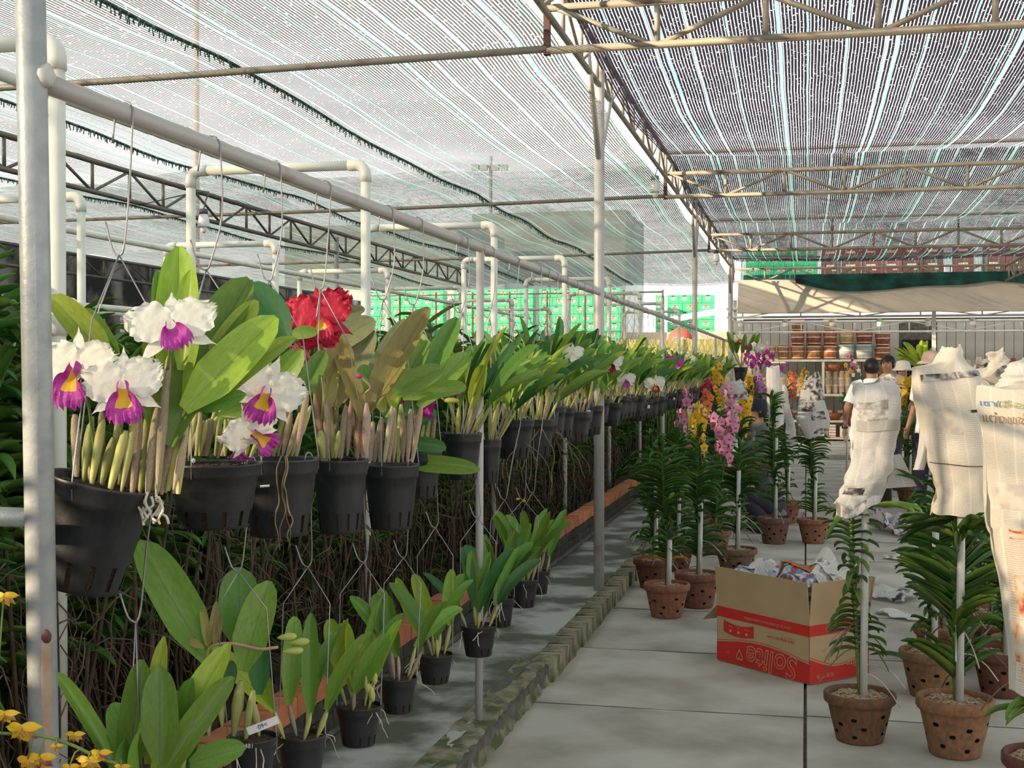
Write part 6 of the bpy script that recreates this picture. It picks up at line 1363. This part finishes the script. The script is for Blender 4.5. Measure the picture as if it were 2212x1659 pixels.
# white lanterns hung in a row
lm_ = MB(); lm_.lathe([(0, .17), (.02, .16), (.10, .115), (.10, .10), (.055, .09), (.075, .05), (.075, -.02), (.05, -.06), (0, -.065)], 14, 'lantern_white'); lm_.tube([(0, 0, .16), (0, 0, .20)], .006, 'wire', 4); lm_.tube([(0, 0, -.06), (0, 0, -.20)], .004, 'lantern_white', 4); lm_.ball((0, 0, -.21), .022, 'lantern_white', 8, 6); lmm = lm_.mesh('lantern')
for i, (u, v) in enumerate(((1600, 702), (1697, 703), (1797, 705), (1900, 698), (2005, 706), (2101, 712))):
    p = ony(u, v, 25.5); 
    o = put('lantern', lmm, None, T((p.x, 25.5, 2.595 - .20 * .68)) @ Matrix.Diagonal((.68, .68, .68, 1)), label='white pagoda lantern hanging in the row under the awning', cat='lantern', group='white lanterns')
# counter and green plant to the right, dark goods on it
mb = MB(); mb.box((4.6, 28.0, .8), (3.8, .7, 1.5), 'stem_brown'); mb.box((4.6, 28.0, 1.58), (3.9, .8, .06), 'shelf_board'); solo('counter', mb, 'dark counter with a pale top at the right of the shop', 'counter', (4.6, 28, .08), smooth=False)
for i in range(16):
    mb = MB(); x = 3.0 + i * .22; r_ = random.Random(i); mb.lathe([(0, 0), (.06, 0), (.08, .10), (.05, .18 + .08 * r_.random()), (.03, .2), (0, .2)], 12, r_.choice(('ceramic', 'throat_yellow', 'barrel_wood', 'stem_green', 'black_plastic')), (x, 27.9, 1.61)); solo('jar', mb, 'small jar standing on the shop counter', 'jar', (x, 27.9, 1.61), 'jars on the counter')
mb = MB(); mb.tube(bez([(4.35, 27.75, 1.61), (4.35, 27.75, 2.05), (4.5, 27.75, 2.2), (4.65, 27.75, 2.0)], 6), .02, 'black_plastic', 8); solo('tap', mb, 'black curved spout rising from the counter', 'tap', (4.35, 27.75, 1.61))
# broad-leaved green plant in the shop and shop orchids
def leafy(label, u, v, y, n, L, W, m, seed, H, potm='terracotta', z0=None, h=.25, r=.13):
    p = ony(u, v, y); q = random.Random(seed); z0 = p.z if z0 is None else z0; t = thing('potted_plant', label, 'plant', (p.x, y, z0)); put('pot', TPOT[potm][seed % 3], t, T((p.x, y, z0)) @ Matrix.Diagonal((r, r, h, 1)))
    for i in range(n): a = q.uniform(0, 6.28); add_leaf(t, V((p.x, y, z0 + h)) + V((math.cos(a), math.sin(a), 0)) * .04, V((math.cos(a), math.sin(a), q.uniform(.6, 2.2))), V((0, 0, 1)), L * q.uniform(.7, 1.1), W, m, 'oval', q.randrange(4))
    return t, V((p.x, y, z0 + h))
mb = MB(); px_ = ony(1990, 800, 26.6).x; mb.box((px_, 26.6, .72), (.6, .5, 1.28), 'shelf_board'); solo('plinth', mb, 'pale plinth under the broad-leaved green plant', 'plinth', (px_, 26.6, .08), smooth=False)
leafy('broad-leaved yellowish green plant on a plinth in the shop', 1990, 790, 26.6, 34, .62, .13, 'leaf_bright', 1, 1, z0=1.36)
# small tables at the shop front with the flowering pots on them
def stand(x, y, h, label):
    t = thing('plant_stand', label, 'stand', (x, y, 0)); mb = MB(); mb.lathe([(0, h - .03), (.2, h - .03), (.2, h), (0, h)], 18, 'white_frame'); part('top', mb, t)
    for k in range(3): a = k * 2.1; bar(t, 'leg', (x + .15 * math.cos(a), y + .15 * math.sin(a), 0), (x + .13 * math.cos(a), y + .13 * math.sin(a), h - .02), .012, 'white_frame', 6)
p = ony(1630, 850, 21.5); stand(p.x, 21.5, .85, 'white stand under the magenta and white moth orchid')
t, c = leafy('moth orchid with magenta and white sprays on a white stand', 1630, 830, 21.5, 7, .28, .08, 'leaf_deep', 3, 1, z0=.85, h=.45, r=.19); t['category'] = 'orchid'
for i, (u0, v0, m) in enumerate([(1612, 745, 'petal_magenta'), (1632, 735, 'petal_white'), (1650, 740, 'petal_white'), (1668, 765, 'petal_magenta'), (1640, 760, 'petal_magenta'), (1655, 755, 'petal_magenta'), (1690, 790, 'petal_magenta'), (1622, 765, 'petal_magenta')]): spike(t, c, ony(u0, v0, 21.5 - .1 * i), 9, m, .10, i, .09, .65)
mb = MB(); p = ony(1600, 745, 22.2); t = thing('potted_orchid', 'white orchid in a black pot hung at the end of the rail by the awning', 'orchid', (p.x, 22.2, 1.3)); put('pot', BPOT, t, T((p.x, 22.2, 1.40)) @ Matrix.Diagonal((.12, .12, .24, 1)))
for i in range(9): a = i * .7; add_bulb(t, V((p.x, 22.2, 1.62)), V((p.x + .14 * math.cos(a), 22.2 + .1 * math.sin(a), 1.9)), .014, 'bulb_green'); add_leaf(t, V((p.x + .13 * math.cos(a), 22.2 + .1 * math.sin(a), 1.88)), V((math.cos(a) * .5 + .2, math.sin(a), 1.2)), -FW, .38, .09, 'leaf_mid', 'oval', i % 4)
flower(t, ony(1597, 733, 22.0), -FW, V((0, 0, 1)), .22, 'petal_white', 'lip_red', 41)
add_wires(t, V((X0, 22.2, RAILZ - .018)), V((p.x, 22.2, 1.63)), .11)
p = ony(1840, 850, 20.5); stand(p.x, 20.5, .78, 'white stand under the pale pink moth orchid')
t, c = leafy('pale pink moth orchid on a white stand before the shelves', 1840, 845, 20.5, 9, .30, .07, 'leaf_deep', 5, 1, z0=.78, h=.22, r=.12); t['category'] = 'orchid'
for i, (u0, v0, m) in enumerate([(1838, 770, 'petal_pink'), (1846, 768, 'petal_pink'), (1853, 784, 'petal_white'), (1834, 788, 'petal_yellow')]): spike(t, c, ony(u0, v0, 20.4), 5, m, .09, 50 + i, .06, .75)
mb = MB(); p = ony(1632, 800, 24); 
# red round sign on the pink wall, olive panels beside it
mb = MB(); p = ony(1468, 733, 30.7); mb.lathe([(0, -.02), (.28, -.02), (.28, .02), (0, .02)], 30, 'sign_red'); mb.v = [V((p.x + a.x, 30.85 + a.z, p.z + a.y)) for a in mb.v]; sg = solo('round_sign', mb, 'round red sign with pale script on the pink wall', 'sign', (p.x, 30.85, p.z - .28))
part('lettering', text_mb('Coffee', .15, 'white_print', lambda x, y: V((p.x + x, 30.82, p.z + y)), 'CENTER', .25), sg)
t = thing('olive_fence', 'olive-yellow panel fence left of the shop', 'fence', (-3.2, 29.3, 0))
for k in range(16): mb = MB(); mb.box((-4.6 + k * .19, 29.3, 1.15), (.175, .03, 2.3 - .02), 'olive_panel'); part('panel', mb, t, smooth=False)
# ================================================================== GREEN CARTON STACKS BEHIND A WIRE FENCE
ca, cbx = [], []
def carton(kind):
    mb = MB(); w, h = (.345, .20) if kind == 0 else (.262, .20); mb.box((0, 0, 0), (w - .008, .40, h - .006), 'carton_green')
    def disc(cx, cz, rx, rz, m, y): k = len(mb.v); mb.v += [V((cx + rx * math.cos(a), y, cz + rz * math.sin(a))) for a in [i * PI / 8 for i in range(16)]]; mb.face([k + i for i in range(16)], mb.mi(m))
    if kind == 0: disc(0, -.005, .085, .035, 'white_print', -.2015); disc(0, .035, .035, .028, 'red_star', -.2025); mb.box((0, -.2015, -.012), (.11, .002, .018), 'carton_side')
    else: mb.box((0, -.201, .072), (.075, .004, .022), 'dark_void'); disc(0, .010, .050, .045, 'white_print', -.2015); disc(0, .026, .022, .018, 'red_star', -.2025); mb.box((0, -.202, -.012), (.06, .002, .014), 'carton_side')
    return mb.mesh('beer_carton', False)
CK = [carton(0), carton(1)]
def stack(u0, u1, y, z0, rows, label, group, kofs=0, dark_side=True):
    x0 = ony(u0, 650, y).x; x1 = ony(u1, 650, y).x; z = z0
    for r_ in range(rows):
        k = (r_ + kofs) % 2; w = .345 if k == 0 else .262; n = max(1, int(round((x1 - x0) / w)))
        for i in range(n): put('beer_carton', CK[k], None, T((x0 + (i + .5) * (x1 - x0) / n, y, z + .10)) @ Matrix.Diagonal(((x1 - x0) / n / w, 1, 1, 1)), label=label, cat='carton', group=group)
        z += .202
base = MB(); base.box((-7.72, 30.3, .75), (6.6, .85, 1.5), 'mortar'); struct('wall_stack_base', base.mesh('wall_stack_base', False))
stack(796, 845, 30.4, 1.50, 10, 'bright green carton with red and white badge in the stack by the stained wall', 'green cartons'); stack(850, 962, 30.2, 1.50, 10, 'bright green carton with red and white badge in the stack left of the dark gap', 'green cartons', 1)
stack(985, 1072, 30.4, 1.50, 10, 'bright green carton with red and white badge in the stack right of the dark gap', 'green cartons'); stack(1078, 1155, 30.2, 1.50, 10, 'bright green carton with red and white badge in the middle stack', 'green cartons', 1); stack(1168, 1342, 30.3, 1.50, 10, 'bright green carton with red and white badge in the widest stack', 'green cartons')
stack(1612, 1765, 30.3, 3.76, 3, 'green carton seen through the dark net above the shop', 'green cartons above the shop')
b2 = MB(); b2.box((-3.4, 31.9, 1.0), (2.4, .9, 2.0), 'mortar'); struct('wall_pallet', b2.mesh('wall_pallet', False))
stack(1418, 1434, 31.6, 2.0, 7, 'bright green carton in the narrow stack against the white sky', 'green cartons'); stack(1443, 1543, 31.6, 2.0, 7, 'bright green carton with red and white badge in the stack against the white sky', 'green cartons', 1)
# wire fence in front of the stacks
fn_ = thing('wire_fence', 'wire mesh fence with brown posts before the green cartons', 'fence', (-5.5, 28.3, 0))
FX0, FX1, FY = -9.9, -3.05, 28.3
for i in range(9): x = FX0 + (FX1 - FX0) * i / 8; bar(fn_, 'post', (x, FY, 0), (x, FY, 3.35), .025, 'stem_brown', 6)
for z in (1.75, 3.3): bar(fn_, 'rail', (FX0, FY, z), (FX1, FY, z), .018, 'stem_brown', 6)
mb = MB(); s = .13
n_ = int((FX1 - FX0) / s)
for i in range(n_ + 1):
    x = FX0 + i * s; pts = []
    for k in range(24): pts.append(V((x + (s * .5 if k % 2 else 0) * (1), FY, .4 + k * .125)))
    mb.tube(pts, .0045, 'dark_steel', 3, False); mb.tube([V((max(FX0, 2 * x - p.x), p.y, p.z)) for p in pts], .0045, 'dark_steel', 3, False)
part('wire_mesh', mb, fn_, kind='stuff')
# ================================================================== FAR BACKGROUND seen through the nets
def farbox(u0, u1, v0, Y, m, label, dy=6):
    a = ony(u0, v0, Y); b = ony(u1, v0, Y); mb = MB(); mb.box(((a.x + b.x) / 2, Y + dy / 2, a.z / 2), (b.x - a.x, dy, a.z), m); return solo('far_building', mb, label, 'building', ((a.x + b.x) / 2, Y, 0), 'far buildings', False)
farbox(615, 1010, 490, 46, 'far_building', 'low grey-green building behind the left cartons'); farbox(1020, 1352, 462, 53, 'far_building', 'taller grey-green building behind the widest stack')
p = ony(1060, 360, 70); t = thing('floodlight_mast', 'tall floodlight mast with four lamps beyond the net', 'mast', (p.x, 70, 0)); bar(t, 'pole', (p.x, 70, 0), (p.x, 70, p.z + .6), .10, 'far_building', 8)
bar(t, 'crossarm', (p.x - 1.1, 70, p.z), (p.x + .9, 70, p.z), .06, 'far_building', 6)
for u in (1027, 1045, 1070, 1089): q_ = ony(u, 362, 69.8); mb = MB(); mb.box(q_, (.40, .3, .32), 'far_building'); part('floodlight', mb, t, smooth=False)
p = ony(424, 300, 40); t = thing('utility_pole', 'tall pale pole standing beyond the boundary wall', 'pole', (p.x, 40, 0)); mb = MB(); mb.tube([(p.x, 40, 0), (p.x, 40, 14)], .11, 'pink_wall', 10); part('shaft', mb, t)
# ================================================================== HANGING BULBS
def lamp(u, v, d, label, top, s=1.0):
    p = at(u, v, d); t = thing('hanging_lamp', label, 'lamp', p, 'bulb lamps'); zt = 3.32
    mb = MB(); mb.tube(bez([p + V((0, 0, .10 * s)), p + V((.02, 0, .18)), p + V((0, 0, .26)), V((top[0], p.y, top[1]))], 4), .006, 'lamp_cap', 6); part('cord', mb, t)
    mb = MB(); mb.lathe([(0, .10), (.035, .10), (.04, .06), (.03, .055)], 14, 'lamp_cap', p); part('socket', mb, t)
    mb = MB(); mb.lathe([(.03, .058), (.045, .03), (.055, -.05), (.05, -.06)], 16, 'lamp_glass', p); part('reflector', mb, t)
    mb = MB(); mb.ball(p + V((0, 0, -.075)), .03, 'lantern_white', 10, 8, (1, 1, 1.4)); part('bulb', mb, t)
lamp(1415, 402, 12.6, 'bulb lamp hanging at the second cross truss', (X0, 3.48)); lamp(1547, 556, 18.5, 'bulb lamp hanging at the third cross truss', (X0, 3.48)); lamp(440, 476, 11.6, 'bulb lamp hanging from the dark grey truss', (-5.9, 3.08))
